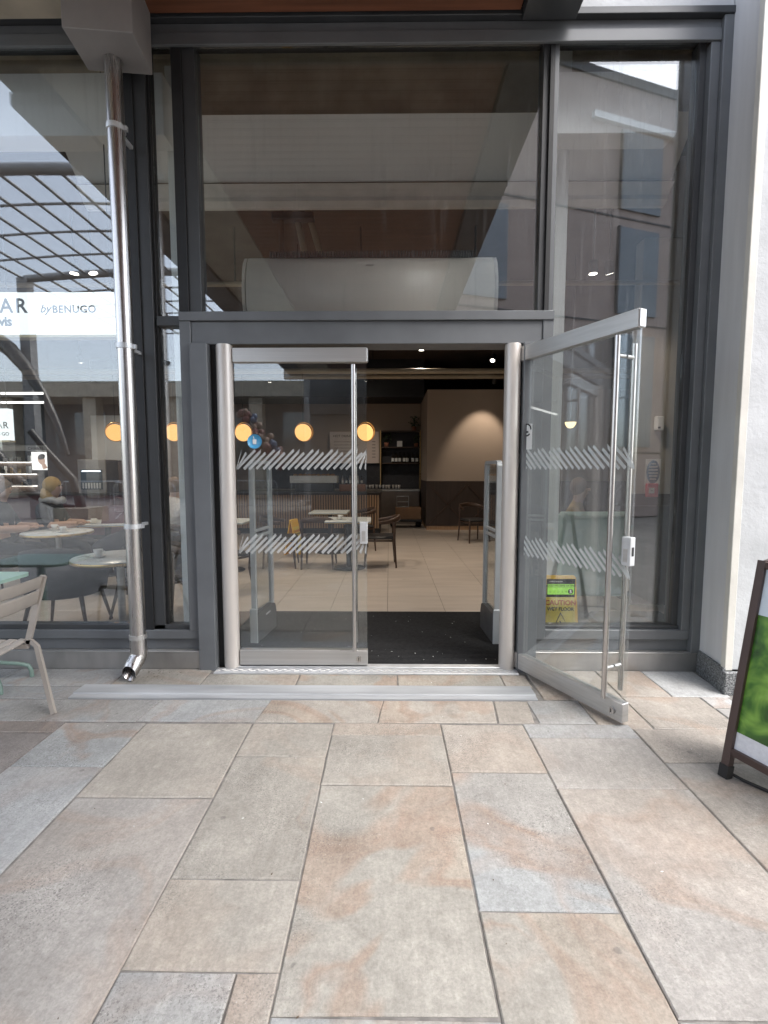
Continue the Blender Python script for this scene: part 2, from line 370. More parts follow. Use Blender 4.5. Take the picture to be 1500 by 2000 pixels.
slab(.868, 1.2, 2.705, 2.99, GB, .2); slab(1.2, 1.50, 2.655, 3.0, ORG, .4); slab(.985, 1.24, 3.0, 3.455, ORG, .5); slab(1.24, 1.50, 3.0, 3.455, ORG, .3)
slab(1.50, 2.0, 2.655, 3.05, ORG, .6); slab(1.50, 1.83, 3.05, 3.455, ORG, .5); slab(1.83, 2.21, 3.05, 3.455, PAL, .9); slab(2.0, 2.18, 2.905, 3.05, PAL, .5)
# pale raised nosing strip of the low step
MB().add([(-2.055, 2.984, -.006), (.945, 2.984, -.006), (.945, 2.984, .006), (-2.055, 2.984, .006), (-2.055, 3.03, .008), (.945, 3.03, .008), (-2.055, 3.035, .016), (.945, 3.035, .016), (-2.055, 3.16, .014), (.945, 3.16, .014), (-2.055, 3.16, -.006), (.945, 3.16, -.006)],
         [(0, 1, 2, 3), (3, 2, 5, 4), (4, 5, 7, 6), (6, 7, 9, 8), (8, 9, 11, 10), (0, 3, 4, 6, 8, 10), (1, 11, 9, 7, 5, 2)]).build('step_nosing', nose_m, pave)

lf = MB()
for i in range(70):
    X, Y = random.uniform(-2.2, 1.9), random.uniform(1.1, 3.4); a = random.random() * 6.28; L = random.choice((.003, .003, .004, .006)); c, s = math.cos(a), math.sin(a); lf.m = random.choice((0, 0, 1))
    lf.quad((X - L * c, Y - L * s, .0042), (X + L * .5 * s, Y - L * .5 * c, .0042), (X + L * c, Y + L * s, .0062), (X - L * .5 * s, Y + L * .5 * c, .0042))
for i in range(26):
    X, Y = -1.66 + random.gauss(0, .10), 3.34 + random.gauss(0, .05); L = random.choice((.004, .006, .009)); lf.m = 1; lf.quad((X - L, Y, .0045), (X, Y - L * .5, .0045), (X + L, Y, .008), (X, Y + L * .5, .0045))
lf.build('pavement_litter', [paper, M('dead_leaf', (.09, .06, .035), .8)], label='tiny pale and brown litter specks on the paving', cat='litter', kind='stuff')

# ================================================================== SHOPFRONT
F = thing('shopfront', 'dark grey metal framed glass shopfront around the open cafe entrance', 'shopfront', (0, 3.5, 0))
FP = Matrix.Translation((0, -3.5, 0))
def part(name, b, mat, bev=.002, parent=None):
    x = MB(); x.T = FP; x.box(*b, bev=bev); return x.build(name, mat, parent or F)
XL = -6.0
part('kick_plate', (XL, -1.385, 3.455, 3.52, -.006, .127), plinth_m); part('kick_plate', (1.065, 2.243, 3.455, 3.52, -.006, .13), plinth_m)
part('kick_plate_lip', (XL, -1.385, 3.45, 3.53, .1275, .135), steel, .001); part('kick_plate_lip', (1.065, 2.243, 3.45, 3.53, .1305, .138), steel, .001)
part('base_cladding', (XL, -1.385, 3.495, 3.6, .136, .219), frame_m); part('base_cladding', (1.065, 2.245, 3.495, 3.6, .139, .227), frame_m)
part('bottom_frame', (XL, -1.385, 3.47, 3.6, .22, .284), frame_m, .003); part('bottom_frame', (1.137, 2.18, 3.47, 3.6, .228, .298), frame_m, .003)
part('glazing_bead', (XL, -1.46, 3.50, 3.58, .285, .317), frame_in); part('glazing_bead', (1.137, 2.13, 3.50, 3.58, .299, .32), frame_in)
# left verticals
part('mullion_cap', (-1.80, -1.735, 3.485, 3.56, .285, 4.319), frame_dk); part('mullion', (-1.7345, -1.655, 3.50, 3.62, .285, 4.319), frame_in)
part('mullion_gasket', (-1.6545, -1.635, 3.52, 3.6, .285, 4.319), frame_dk)
part('mullion_cap', (-1.470, -1.40, 3.49, 3.56, 2.552, 4.319), frame_dk); part('mullion', (-1.3995, -1.315, 3.505, 3.62, 2.552, 4.319), frame_in)
part('side_frame', (-1.462, -1.384, 3.465, 3.6, .2845, 2.551), frame_m, .003)
part('transom', (-1.634, -1.463, 3.50, 3.6, 2.47, 2.535), frame_in)
# right verticals
part('mullion', (1.032, 1.072, 3.505, 3.62, 2.552, 4.319), frame_in); part('mullion_cap', (1.0725, 1.104, 3.485, 3.56, 2.552, 4.319), frame_dk)
part('mullion', (1.1045, 1.136, 3.50, 3.6, 2.552, 4.319), frame_m)
part('side_frame', (1.064, 1.136, 3.465, 3.6, .228, 2.551), frame_m, .003)
part('inner_frame', (2.078, 2.12, 3.52, 3.62, .32, 4.319), frame_in); part('side_frame', (2.1205, 2.18, 3.47, 3.62, .2985, 4.27), frame_m, .003)
part('edge_flashing', (2.1805, 2.246, 3.44, 3.62, .1385, 4.41), frame_m, .003)
part('sealant_line', (2.2465, 2.257, 3.46, 3.5, .30, 4.45), bead_m, .001)
# head
part('head_gasket', (XL, 2.12, 3.52, 3.6, 4.32, 4.3455), frame_dk); part('head_frame', (XL, 2.18, 3.46, 3.484, 4.27, 4.3455), frame_m, .003)
part('head_cladding', (XL, 2.246, 3.475, 3.62, 4.346, 4.41), frame_m, .003); part('head_flashing', (XL, 2.25, 3.43, 3.62, 4.411, 4.455), dark_steel, .003)
# portal
part('portal_top_strip', (-1.462, 1.136, 3.455, 3.6, 2.49, 2.5515), frame_m, .003)
part('portal_fascia', (-1.3835, 1.0635, 3.475, 3.66, 2.335, 2.489), frame_m, .003)
part('portal_jamb', (-1.383, -1.262, 3.43, 3.62, -.006, 2.334), frame_m, .003); part('portal_jamb', (.928, 1.063, 3.43, 3.62, -.006, 2.334), frame_m, .003)
part('jamb_reveal', (-1.2615, -1.215, 3.50, 3.62, .0, 2.334), frame_dk); part('jamb_reveal', (.905, .9275, 3.50, 3.62, 0, 2.334), frame_dk)
for px in (-1.163, .868):
    x = MB(); x.T = FP; x.tube([(px, 3.50, .004), (px, 3.50, .02), (px, 3.50, 2.315), (px, 3.50, 2.334)], [.054, .057, .057, .054], 24); x.build('door_post', beige_al, F)
# glass panes
def pane(x0, x1, z0, z1, m, y=3.545): return part('glass_pane', (x0, x1, y, y + .012, z0, z1), m, 0)
pane(XL, -1.79, .3175, 4.3195, glass_w); pane(-1.6349, -1.463, .3175, 2.4695, glass_w); pane(-1.6349, -1.4705, 2.5355, 4.3195, glass_w)
pane(-1.3145, 1.0315, 2.5525, 4.3195, glass_w); pane(1.1365, 2.0775, .3205, 4.3195, glass_w2)
# threshold with its chequer tread
part('threshold', (-1.262, .93, 3.376, 3.47, -.006, .006), alu, .002); part('threshold_rail', (-1.20, .90, 3.475, 3.535, -.006, .012), alu, .003)
tr = MB(); s = .031
for q in ((1, 1), (1, -1)):
    tr.tube([(-s, -.018 * q[1], 0), (0, .018 * q[1] * 0 - .018 * q[1] * 0, .0), (s, .018 * q[1], 0)], .0035, 6)
tread = tr.mesh('tread_bar', steel)
for i in range(34):
    o = link('tread_bar', tread, F); o.location = (-1.225 + i * .0635, 3.423 - 3.5, .0065)

# ================================================================== DOORS
def door(name, label, loc, rz, flip):
    d = thing(name, label, 'glass door', loc, rz, 'the two glass entrance door leaves'); W = .945
    bx('top_rail', (0, W, -.028, .028, 2.212, 2.312), steel, d, .004); b = bx('bottom_rail', (0, W, -.028, .028, .022, .135), steel, d, .004)
    bx('rail_end_cap', (W + .0005, W + .006, -.024, .024, 2.216, 2.308), alu, d, .002)
    bx('glass_pane', (.004, W - .003, -.006, .006, .1355, 2.2115), glass_d, d)
    hx = W - .092
    for sy in (-1, 1):
        h = MB().tube([(hx, sy * .07, .145 + (.02 if sy > 0 else 0)), (hx, sy * .07, 2.185 - (.03 if sy > 0 else 0))], .0155, 16).build('pull_handle', steel_v, d)
        for z in (.32, 2.08): MB().tube([(hx, sy * .0065, z), (hx, sy * .062, z)], .011, 12).build('standoff', steel, h)
    k = bx('lock_case', (W - .054, W + .002, -.021, .021, .925, 1.085), alu, d, .003)
    bx('keep_plate', (W - .040, W - .014, -.0235, -.0215, .945, 1.02), steel, k); bx('latch_slot', (W + .0025, W + .004, -.008, .008, .98, 1.03), black, k)
    c = MB().tube([(W - .065, -.028, .075), (W - .065, -.041, .075)], .021, 18).build('lock_cylinder', steel_v, d)
    bx('key_slot', (W - .068, W - .062, -.043, -.0415, .064, .086), black, c)
    for zb in (1.462, .853):
        v = MB(); pitch = .0462; n = int(W / pitch) + 2
        for i in range(-3, n):
            x0 = i * pitch; ty = i % 3; lo = zb + (.0, .012, -.004)[ty]; hi = zb + (.142, .146, .122)[ty]; wd = .024
            def P(z, dx): return [(x0 + (z - zb) * .95 + dx) if not flip else (W - x0 - (z - zb) * .95 - dx), z]
            if ty == 1: poly = [P(lo, 0), P(lo + .018, wd * .6), P(hi - .002, wd * .6), P(hi, -.004)]
            else: poly = [P(lo + .012, -.006), P(lo - .002, wd * .75), P(hi - .012, wd), P(hi + .004, 0)]
            if ty == 1: poly = [P(lo, -.004), P(lo - .016, wd), P(hi - .03, wd), P(hi, 0)]
            xx = [min(max(p[0], .004), W - .004) for p in poly]
            if max(xx) - min(xx) < .012: continue
            v.quad(*[(xx[k2], -.0072, poly[k2][1]) for k2 in range(4)])
        v.build('striped_vinyl_band', frost, d)
    return d
dl = door('glass_door', 'closed glass door leaf with round blue sticker beside the pale left post', (-1.102, 3.505, 0), 0, 0)
dang = math.atan2(2.662 - 3.515, 1.338 - .908)
dr = door('glass_door', 'glass door leaf swung open outward in front of the right window', (.920, 3.52, 0), dang, 1)
bl = M('blue_vinyl', (.08, .36, .62), .4, 0, .04)
x = MB(); x.lathe([(0, 0), (.052, 0), (.052, .001)], 28); x.T = Matrix.Identity(4); st = x.build('round_sticker', bl, dl); st.location = (.14, -.0068, 1.662); st.rotation_euler = (R(90), 0, 0)
cup = MB(); cup.prism([(-.012, -.02), (.012, -.02), (.014, .014), (-.014, .014)], .0014, .002).prism([(-.004, .015), (.0, .015), (-.006, .036), (-.010, .036)], .0014, .002); cup.build('cup_icon', paper, st)
lb = bx('notice_sticker', (.05, .15, -.0076, -.0068, 1.60, 1.775), paper, dr, label='small pale sticker with a dark ring near the hinge')
MB().tube([(.10 - .04 * math.cos(a * .26), -.009, 1.735 + .04 * math.sin(a * .26)) for a in range(-9, 13)], .005, 6).build('ring_mark', ink, lb); bx('ring_bar', (.085, .115, -.0098, -.0085, 1.715, 1.727), ink, lb)

# ================================================================== RIGHT WALL, LINTEL
WR = thing('white_wall', 'white rendered wall with grey painted reveal right of the shopfront', 'wall', (2.26, 3.12, 0))
WP = Matrix.Translation((-2.26, -3.12, 0))
def wpart(name, b, mat, bev=0, par=WR, T=WP):
    x = MB(); x.T = T; x.box(*b, bev=bev); return x.build(name, mat, par)
wpart('wall_face', (2.245, 9, 3.115, 3.7, .155, 9), white_wall); x = MB(); x.T = WP; x.prism([(2.212, 3.15), (2.2445, 3.15), (2.30, 3.64), (2.262, 3.64)], .15, 4.6); x.build('reveal', pillar_m, WR)
wpart('corner_bead', (2.195, 2.2445, 3.105, 3.149, .15, 9), bead_m, .003)
wpart('skirting', (2.180, 9, 3.075, 3.104, -.006, .149), granite, .004); x = MB(); x.T = WP; x.prism([(2.182, 3.1045), (2.2, 3.1045), (2.25, 3.45), (2.232, 3.45)], -.006, .165); x.build('skirting', granite, WR)
UL = thing('upper_wall', 'pale rendered wall above the shopfront head', 'wall', (0, 3.6, 4.46)); UP = Matrix.Translation((0, -3.6, -4.46))
wpart('wall_face', (-8, 2.2345, 3.44, 3.7, 4.46, 9), white_wall, 0, UL, UP)

# ================================================================== CANOPY
CN = thing('canopy', 'deep entrance canopy with red timber soffit and dark steel edge beams', 'canopy', (-.9, -2, 4.40)); CP = Matrix.Translation((.9, 2, -4.45))
def cpart(name, b, mat, bev=.003): return wpart(name, b, mat, bev, CN, CP)
cpart('roof_slab', (-3.0, 1.2, -8, 3.425, 4.50, 4.75), dark_steel); cpart('edge_beam', (.86, 1.205, -8.01, 3.42, 4.415, 4.499), dark_steel); cpart('edge_beam', (-3.02, -2.6, -8.01, 3.0, 4.40, 4.499), dark_steel)
cpart('end_fascia', (-3.2, 1.25, -8.2, -8.011, 4.3, 4.8), offwhite)
bm_ = MB().box(-1.30, 1.30, -.048, .048, -.012, .012, bev=.003).mesh('timber_board', wood_red)
nb = 110
for i in range(nb):
    o = link('timber_board', bm_, CN); o.location = (-.45 + .9, 3.37 - i * .103 + 2, 4.4865 - 4.45)
cpart('concrete_soffit', (-2.599, -1.755, -7.9, 3.42, 4.45, 4.4985), concrete)

# ================================================================== DOWNPIPE
DP = thing('downpipe', 'shiny steel downpipe with square grey hopper box beside the entrance', 'downpipe', (-1.755, 3.3, 0))
x = MB(); x.tube([(0, 0, .20), (0, 0, 4.06)], .052, 24); pb = x.build('pipe', steel_v, DP)
def shoe():
    x = MB(); path = [(0, 0, .30), (0, 0, .19), (0, -.004, .165), (-.006, -.02, .14), (-.014, -.05, .112), (-.026, -.092, .068)]
    pts = [Vector(p) for p in path]; rings = []; ri = []
    for i, p in enumerate(pts):
        d = (pts[min(i + 1, 5)] - pts[max(i - 1, 0)]).normalized() if i < 5 else Vector((-.22, -.95, -.12)).normalized(); a = d.cross(Vector((0, 1, 0.001))).normalized() if i else Vector((1, 0, 0)); a = Vector((1, 0, 0)) - d * d.x; a.normalize(); b = a.cross(d).normalized()
        rings.append([tuple(p + (a * math.cos(t) + b * math.sin(t)) * .056) for t in [2 * math.pi * k / 24 for k in range(24)]])
        ri.append([tuple(p + (a * math.cos(t) + b * math.sin(t)) * .052) for t in [2 * math.pi * k / 24 for k in range(24)]])
    x.ring_tube(rings, caps=False); x.ring_tube(ri[2:], caps=False); x.ring_tube([rings[-1], ri[-1]], caps=False); return x.build('outlet_shoe', steel_v, DP)
shoe()
for z in (3.64, 2.275, 1.075):
    b = MB(); b.tube([(0, 0, z - .016), (0, 0, z + .016)], .058, 24); b.box(-.012, .012, .04, .186, z - .010, z + .010); b.box(.054, .072, -.01, .012, z - .014, z + .014); b.build('pipe_bracket', alu, DP)
MB().tube([(0, 0, .285), (0, 0, .315)], .058, 24).build('pipe_collar', steel, DP)
hp = M('grey_hopper_paint', (.26, .245, .24), .5, 0, .12, 4, .04)
x = MB(); x.T = Matrix.Rotation(R(6), 4, 'Z'); x.box(-.195, .205, -.215, .10, 4.05, 4.44, bev=.004); hb = x.build('hopper_box', hp, DP)

# ================================================================== BEHIND THE CAMERA (seen in the glass)
brown = M('brown_cladding', (.36, .29, .26), .6, 0, .08, 1, .05, 10)
winblue = M('blue_window', (.16, .185, .205), .08, .3, .1, 1, 0)
A = Vector((4.65, 7.1 - 14.49, 0)); Bp = Vector((9.45, 7.1 - 16.1, 0)); dv = (Bp - A).normalized()
BB = thing('office_building', 'tall brown clad building with blue glazed window strip across the street', 'building', A - dv * 4, math.atan2(dv.y, dv.x))
bx('wall', (0, 18, -.4, 0, 0, 12.65), brown, BB); bx('parapet', (-.1, 18.1, -.5, .06, 12.65, 12.9), dark_steel, BB); bx('ledge', (5.2, 18, .001,   .12, 11.5, 11.68), offwhite, BB)
for wx in (1.0, 6.3, 11.5):
    for z0, z1 in ((2.2, 5.6), (6.2, 8.7), (9.2, 11.4)):
        wi = bx('window', (wx, wx + 1.5, .001, .06, z0, z1), winblue, BB); bx('window_frame', (wx - .06, wx - .001, .001, .1, z0, z1), dark_steel, wi)
for z in (2, 5.9, 8.95): bx('cladding_joint', (0, 18, .001, .02, z, z + .05), dark_steel, BB)
RB = thing('rear_building', 'grey building with recessed shop window behind the canopy', 'building', (1, -9.2, 0))
bx('wall', (-3.6, 4.5, -3, 0, 0, 7.5), frame_m, RB); bx('shop_window', (-2.8, .5, .001, .05, .5, 3.0), winblue, RB); bx('door', (1.2, 2.4, .001, .06, 0, 2.4), frame_m, RB); bx('fascia', (-3.6, 4.5, .001, .2, 3.3, 4.0), frame_m, RB)
LBd = thing('portal_building', 'grey building with tall square columns beyond the glazed roof', 'building', (-9, -20, 0))
bx('wall', (-14, 9, -4, -2, 0, 6.1), frame_m, LBd); bx('roof_beam', (-14, 9, -1.99, 1, 5.4, 6.2), concrete, LBd)
for xx in (-12, -7.5, -3, 1.5, 6): bx('column', (xx, xx + .7, 0, .7, 0, 5.4), concrete, LBd)
for xx in (-10.8, -6.2, -1.8, 2.7): bx('window', (xx, xx + 3, -1.99, -1.9, 2.4, 4.9), winblue, LBd)
GR = thing('glazed_roof', 'arched steel and glass roof over the neighbouring court', 'roof', (-8, -3.2, 0))
GP = Matrix.Translation((8, 3.2, 0)); gsteel = M('grey_roof_steel', (.34, .335, .33), .5, .2, .1)
def arch(xx): return 7.2 + .22 * math.sin((xx + 11) / 7.6 * math.pi * .9 + .1)
xsA = [-11 + i * .63 for i in range(13)]
for y in [-3.0 - i * 1.25 for i in range(10)]:
    g = MB(); g.T = GP; big = (round((-y - 3) / 1.25) % 4 == 0)
    g.tube([(xx, y, arch(xx)) for xx in xsA], .11 if big else .03, 6); g.build('arched_purlin', gsteel, GR)
for i in range(0, 13, 1):
    g = MB(); g.T = GP; g.tube([(xsA[i], -2.9, arch(xsA[i])), (xsA[i], -14.4, arch(xsA[i]))], .035, 6); g.build('rafter', gsteel, GR)
for px, py in ((-11, -3), (-11, -14.3), (-3.5, -14.3), (-11, -8)):
    g = MB(); g.T = GP; g.box(px - .15, px + .15, py - .15, py + .15, 0, arch(px)); g.build('support_column', gsteel, GR)
ba = thing('crowd_barrier', 'galvanised crowd control barrier on the paving behind', 'barrier', (-5.2, -10.9, 0), .1, 'crowd control barriers outside')
galv = M('galvanised_tube', (.55, .56, .57), .4, .7, .1)
x = MB(); fr = [(-1.1, 0, .2), (-1.1, 0, .95), (-1.0, 0, 1.1), (1.0, 0, 1.1), (1.1, 0, .95), (1.1, 0, .2)]; x.tube(fr, .02, 8, closed=True); x.build('frame', galv, ba)
for i in range(11): MB().tube([(-.95 + i * .19, 0, .2), (-.95 + i * .19, 0, 1.1)], .008, 6).build('bar', galv, ba)
for sx in (-.8, .8): MB().tube([(sx, -.3, .01), (sx, 0, .2), (sx, .3, .01)], .018, 6).build('foot', galv, ba)
for i, (px, py, a) in enumerate(((-3.0, -13.5, -.1), (-7.6, -11.2, .05), (-10, -9.5, -.3), (-7.4, -7.5, .25))): dup(ba, (px, py, 0), a)
bl_ = MB(); bl_.m = 0
for i in range(90):
    a = i * .07; bl_.m = random.randrange(4); bl_.sphere((-6.4 + i * .014 + random.uniform(-.35, .35), -14.9 + random.uniform(-.3, .3), 3.9 - .022 * i + random.uniform(-.35, .35)), random.uniform(.12, .2), 8)
bc = M('balloon_pink', (.28, .13, .11), .5)
bl_.build('balloon_garland', [bc, M('balloon_cream', (.35, .24, .18), .5), M('balloon_blue', (.10, .15, .25), .5), M('balloon_red', (.22, .06, .06), .5)], label='garland of pink, cream and blue balloons across the square', cat='balloons', kind='stuff')
sc_m = M('dark_sculpture_metal', (.10, .095, .09), .3, .6, .15)
sp = thing('ribbon_sculpture', 'dark curved metal ribbon sculpture on a plinth', 'sculpture', (-9.0, -7.0, 0))
bx('plinth', (-.5, .5, -.5, .5, -.033, .4), concrete, sp); MB().tube([(-1.6 + .0 * a + 1.7 * math.cos(a * .35 + .6), .4 * math.sin(a * .5), 2.9 + 2.5 * math.sin(a * .35 - 1.7)) for a in range(16)], [.05 + .22 * math.sin(math.pi * a / 15) for a in range(16)], 8).build('ribbon', sc_m, sp)
MB().tube([(0, 0, .38), (-.2, 0, 1.2), (-.9, 0, 2.0), (-1.3, .1, 2.6)], [.14, .12, .1, .1], 8).build('stem', sc_m, sp)

# ================================================================== CAFE INTERIOR SHELL
IX0, IX1, IY1 = -9.0, 6.0, 14.9
cf = struct('cafe_floor', (IX0 - 8, IX1, 3.54, 20, -.033, -.004), grout)
tm = MB().box(.002, .598, .002, .598, -.0038, .002, bev=.0015).mesh('floor_tile', tile_m)
tx0 = -.015 - .6 * 9
for i in range(16):
    for j in range(15):
        X, Y = tx0 + i * .6, 4.93 + j * .6
        if Y > 13.3: continue
        o = link('floor_tile', tm, cf); o.location = (X, Y, 0)
for i in range(16):
    X = tx0 + i * .6
    if X < -2.0 or X > 1.1:
        for j in (1, 2): o = link('floor_tile', tm, cf); o.location = (X, 4.93 - j * .6, 0)
EM = thing('entrance_mat', 'black ribbed barrier mat just inside the doorway', 'mat', (-.15, 4.2, 0))
bx('mat_base', (-1.24, 1.22, -.66, .73, -.0036, .003), mat_m, EM)
rb = MB()
for i in range(52): y = -.65 + i * .0265; rb.box(-1.23, 1.21, y, y + .014, .0031, .008)
rb.build('rib_pattern', mat_m, EM)
db = MB()
for i in range(48):
    X, Y = random.uniform(-1.1, .82), 3.6 + 1.2 * random.random() ** 2; a = random.random() * 6.28; L = random.choice((.003, .004, .005, .008)); wv = L * .5
    c, s = math.cos(a), math.sin(a); db.quad((X - L * c, Y - L * s, .0095), (X + wv * s, Y - wv * c, .0095), (X + L * c, Y + L * s, .012), (X - wv * s, Y + wv * c, .0095))
db.build('litter_flakes', paper, label='tiny pale litter flakes scattered on the black mat', cat='litter', kind='stuff')
MB().add([(-.03, 0, 0), (-.01, -.012, .004), (.03, -.006, .001), (.035, .006, .006), (.0, .014, .002), (-.02, .01, .005), (0, 0, .008)], [(0, 1, 6), (1, 2, 6), (2, 3, 6), (3, 4, 6), (4, 5, 6), (5, 0, 6)]).build('paper_scrap', paper, label='small white scrap of paper on the mat edge', cat='litter').location = (-.28, 3.63, .008)
struct('ceiling', (IX0 - 8, IX1, 4.897, 20, 4.42, 5.25), brownceil); struct('ceiling_front', (IX0, IX1, 3.62, 4.896, 5.2, 5.3), concrete)
struct('wall_back', (-4.7, .95, 14.5, 14.7, 0, 4.42), tanwall); struct('wall_side_right', (IX1 - .1, IX1, 3.62, 20, 0, 5.2), tanwall)
struct('wall_side_left', (IX0 - 8, IX0 - 7.9, 3.62, 20, 0, 5.2), tanwall); struct('wall_far', (IX0 - 8, IX1, 20, 20.2, 0, 5.2), brownceil)
struct('wall_return_left', (IX0 - 8, IX0, 3.7, 3.9, 0, 5.2), tanwall); struct('wall_return_right', (2.3, IX1, 3.71, 3.9, 0, 5.2), tanwall)
BW = thing('tan_partition', 'tan painted wall block with dark timber dado beside the cafe bar', 'wall', (2.9, 12, 0)); BT = Matrix.Translation((-2.9, -12, 0))
wpart('upper_wall', (.93, 5.85, 12, 14.4, 1.205, 3.42), tanwall, 0, BW, BT); wpart('dado', (.915, 5.85, 11.975, 14.4, .1, 1.2), darkwood, 0, BW, BT); wpart('skirting', (.925, 5.85, 11.985, 14.39, 0, .099), oak, 0, BW, BT)
for i in range(5):
    X = 1.0 + i * .95
    for d in (1, -1):
        x = MB(); x.T = BT; x.tube([(X + (0 if d > 0 else .9), 11.97, .15), (X + (.9 if d > 0 else 0), 11.97, 1.1)], .012, 4, flat=(1, 1)); x.build('herringbone_batten', walnut, BW)
LW = thing('service_wall', 'brown wall of the service bay left of the counter', 'wall', (-6.2, 11.6, 0)); LT = Matrix.Translation((6.2, -11.6, 0))
wpart('wall_panel', (-8.1, -4.75, 11.5, 11.8, 0, 3.5), M('taupe_wall', (.24, .18, .15), .8, 0, .05), 0, LW, LT); wpart('notice_panel', (-7.0, -5.5, 11.47, 11.499, 2.0, 2.75), offwhite, 0, LW, LT); wpart('menu_sheet', (-7.0, -6.2, 11.46, 11.499, 1.7, 1.999), offwhite, 0, LW, LT)
struct('soffit_back', (-8, .93, 13.2, 14.49, 3.42, 4.41), black)
struct('right_bay_wall', (3.25, 5.89, 6.5, 6.7, 1.15, 4.41), M('greige_wall', (.40, .36, .31), .8, 0, .05)); struct('right_bay_dado', (3.24, 5.89, 6.48, 6.7, .0, 1.149), darkwood)

bx('timber_partition', (2.62, 5.88, 5.2, 5.26, .002, 1.08), darkwood, label='low dark timber partition right of the mint booth', cat='partition', bev=.006)
# bulkheads and columns close behind the glass
MB().prism([(4.40, 4.475), (4.75, 4.126), (4.80, 4.15), (4.45, 4.51)], -2.9, 2.6, 'x').build('ceiling_bulkhead', offwhite, label='long white bulkhead panel under the ceiling behind the main transom glass', cat='bulkhead')  # slope added to the face so it catches more light bounced off the ground
MB().prism([(4.70, 4.085), (4.80, 4.02), (4.80, 3.985), (4.86, 3.95), (4.895, 3.95), (4.895, 4.14), (4.76, 4.12)], -2.9, 2.6, 'x').build('bulkhead_moulding', M('grey_white_trim', (.6, .59, .57), .7), label='stepped white moulding under the long bulkhead', cat='moulding')  # front likewise shaped with a downward slope to pick up ground bounce light
bx('concrete_beam', (-9, 5.9, 4.75, 4.895, 4.63, 5.21), concrete, label='stained tan concrete beam above the white bulkhead', cat='beam')
bx('blind_box', (-6.0, -1.63, 3.72, 3.9, 3.875, 4.30), offwhite, label='white blind box above the hanging lit sign', cat='blind box', bev=.004)
bx('blind_box', (1.19, 2.06, 3.72, 3.9, 3.865, 4.28), offwhite, label='white blind box above the mint booth window', cat='blind box', bev=.004)
colm = M('pale_column_paint', (.66, .68, .67), .6, 0, .04)
for nm, b, lab in (('interior_column', (1.30, 1.395, 4.0, 4.12, 0, 4.9), 'slim pale column behind the window with the rating sticker'), ('interior_column', (-1.70, -1.605, 3.92, 4.05, 0, 4.5), 'slim pale column behind the narrow pane beside the downpipe')):
    bx(nm, b, colm, label=lab, cat='column', bev=.004)
AC = thing('air_curtain', 'rounded pale air curtain unit mounted above the doorway', 'air curtain', (-.15, 4.1, 2.5))
prof = [(.17, .08), (.17, .62), (.02, .66)] + [(-.02 - .17 * math.sin(a * math.pi / 8), .36 + .30 * math.cos(a * math.pi / 8)) for a in range(0, 9)] + [(-.02, .045)]
acm = M('warm_white_shell', (.60, .56, .51), .4, 0, .03)
MB().prism([(a, b) for a, b in prof], -.97, .97, 'x').build('casing', acm, AC)
for p in AC.children[0].data.polygons: p.use_smooth = abs(p.normal.x) < .5
for sx in (-.99, .985): MB().prism([(a * .98, b) for a, b in prof], sx - .012, sx + .012, 'x').build('end_cap', M('cap_grey', (.5, .47, .44), .4), AC)
x = MB()
for i in range(78): X = -.80 + i * .0208; x.box(X, X + .012, -.10, -.04, .635, .685)
x.build('intake_grille', frame_in, AC); 
bx('badge', (-.03, .03, -.160, -.155, .55, .558), steel, AC)

# ceiling services
pm = M('cream_pipe_paint', (.34, .28, .2), .5, 0, .08)
for y, z, r, lab in ((6.2, 3.75, .03, 'thin cream pipe'), (9.0, 3.255, .05, 'fat cream sprinkler pipe'), (10.4, 3.42, .045, 'twin cream pipe')):
    MB().tube([(-8, y, z), (5.8, y, z)], r, 10).build('ceiling_pipe', pm, label=lab + ' running across under the ceiling', cat='pipe')
for X in (-1.9, -.35, 1.05, 2.0): MB().tube([(X, 6.2, 3.75), (X, 6.2, 4.42)], .012, 6).build('pipe_hanger', dark_steel, label='thin dark rod hanger holding the ceiling pipe', cat='hanger', group='pipe hangers')
VB = thing('valve_branch', 'cluster of brown pipe branches dropping beside the air curtain', 'pipework', (-1.05, 5.4, 3.6))
for k, (a, b) in enumerate((((-.1, 0, .82), (-.1, 0, -.1)), ((0, .1, .82), (.16, 0, .1)), ((.12, .1, .82), (.36, 0, .0)))): MB().tube([a, b], .035 if k else .028, 10).build('pipe', pm if k else M('brown_pipe', (.12, .08, .06), .5), VB)
bx('valve', (-.2, .25, -.04, .06, .5, .58), dark_steel, VB, .01)
bx('ceiling_vent', (-.95, -.3, 12.4, 13.0, 3.86, 3.9), M('vent_grey', (.14, .13, .12), .6), label='square grey ceiling vent above the bar', cat='vent')
lens = ME('spot_lens', (1, .92, .8), 14)
def spot(loc, tilt, label, energy=60, cone=75, aim=(0, 0, -1), drop=.5):
    s = thing('track_spotlight', label, 'spotlight', loc, 0, 'ceiling track spotlights')
    MB().tube([(0, 0, .05), (0, 0, drop)], .008, 6).build('stem', black, s)
    b = MB(); q = Vector(aim).to_track_quat('-Z', 'Y').to_matrix().to_4x4(); b.T = q; b.tube([(0, 0, .09), (0, 0, -.05)], .05, 14); bo = b.build('lamp_body', black, s)
    l = MB(); l.T = q; l.lathe([(0, -.0515), (.043, -.0515)], 14); l.build('lens', lens, bo)
    li = bpy.data.lights.new('spot_light', 'SPOT'); li.energy = energy * LAMP * .47; li.spot_size = R(cone); li.spot_blend = .6; li.color = (1, .85, .69); li.shadow_soft_size = .05
    lo = bpy.data.objects.new('spot_light', li); COL.objects.link(lo); lo.parent = s; lo.location = Vector(aim).normalized() * .07; lo.rotation_euler = q.to_euler()
    return s
spot((-.58, 12.2, 3.72), 0, 'ceiling spotlight lit above the bottle shelf', 60, 90, (0, .3, -1), .7)
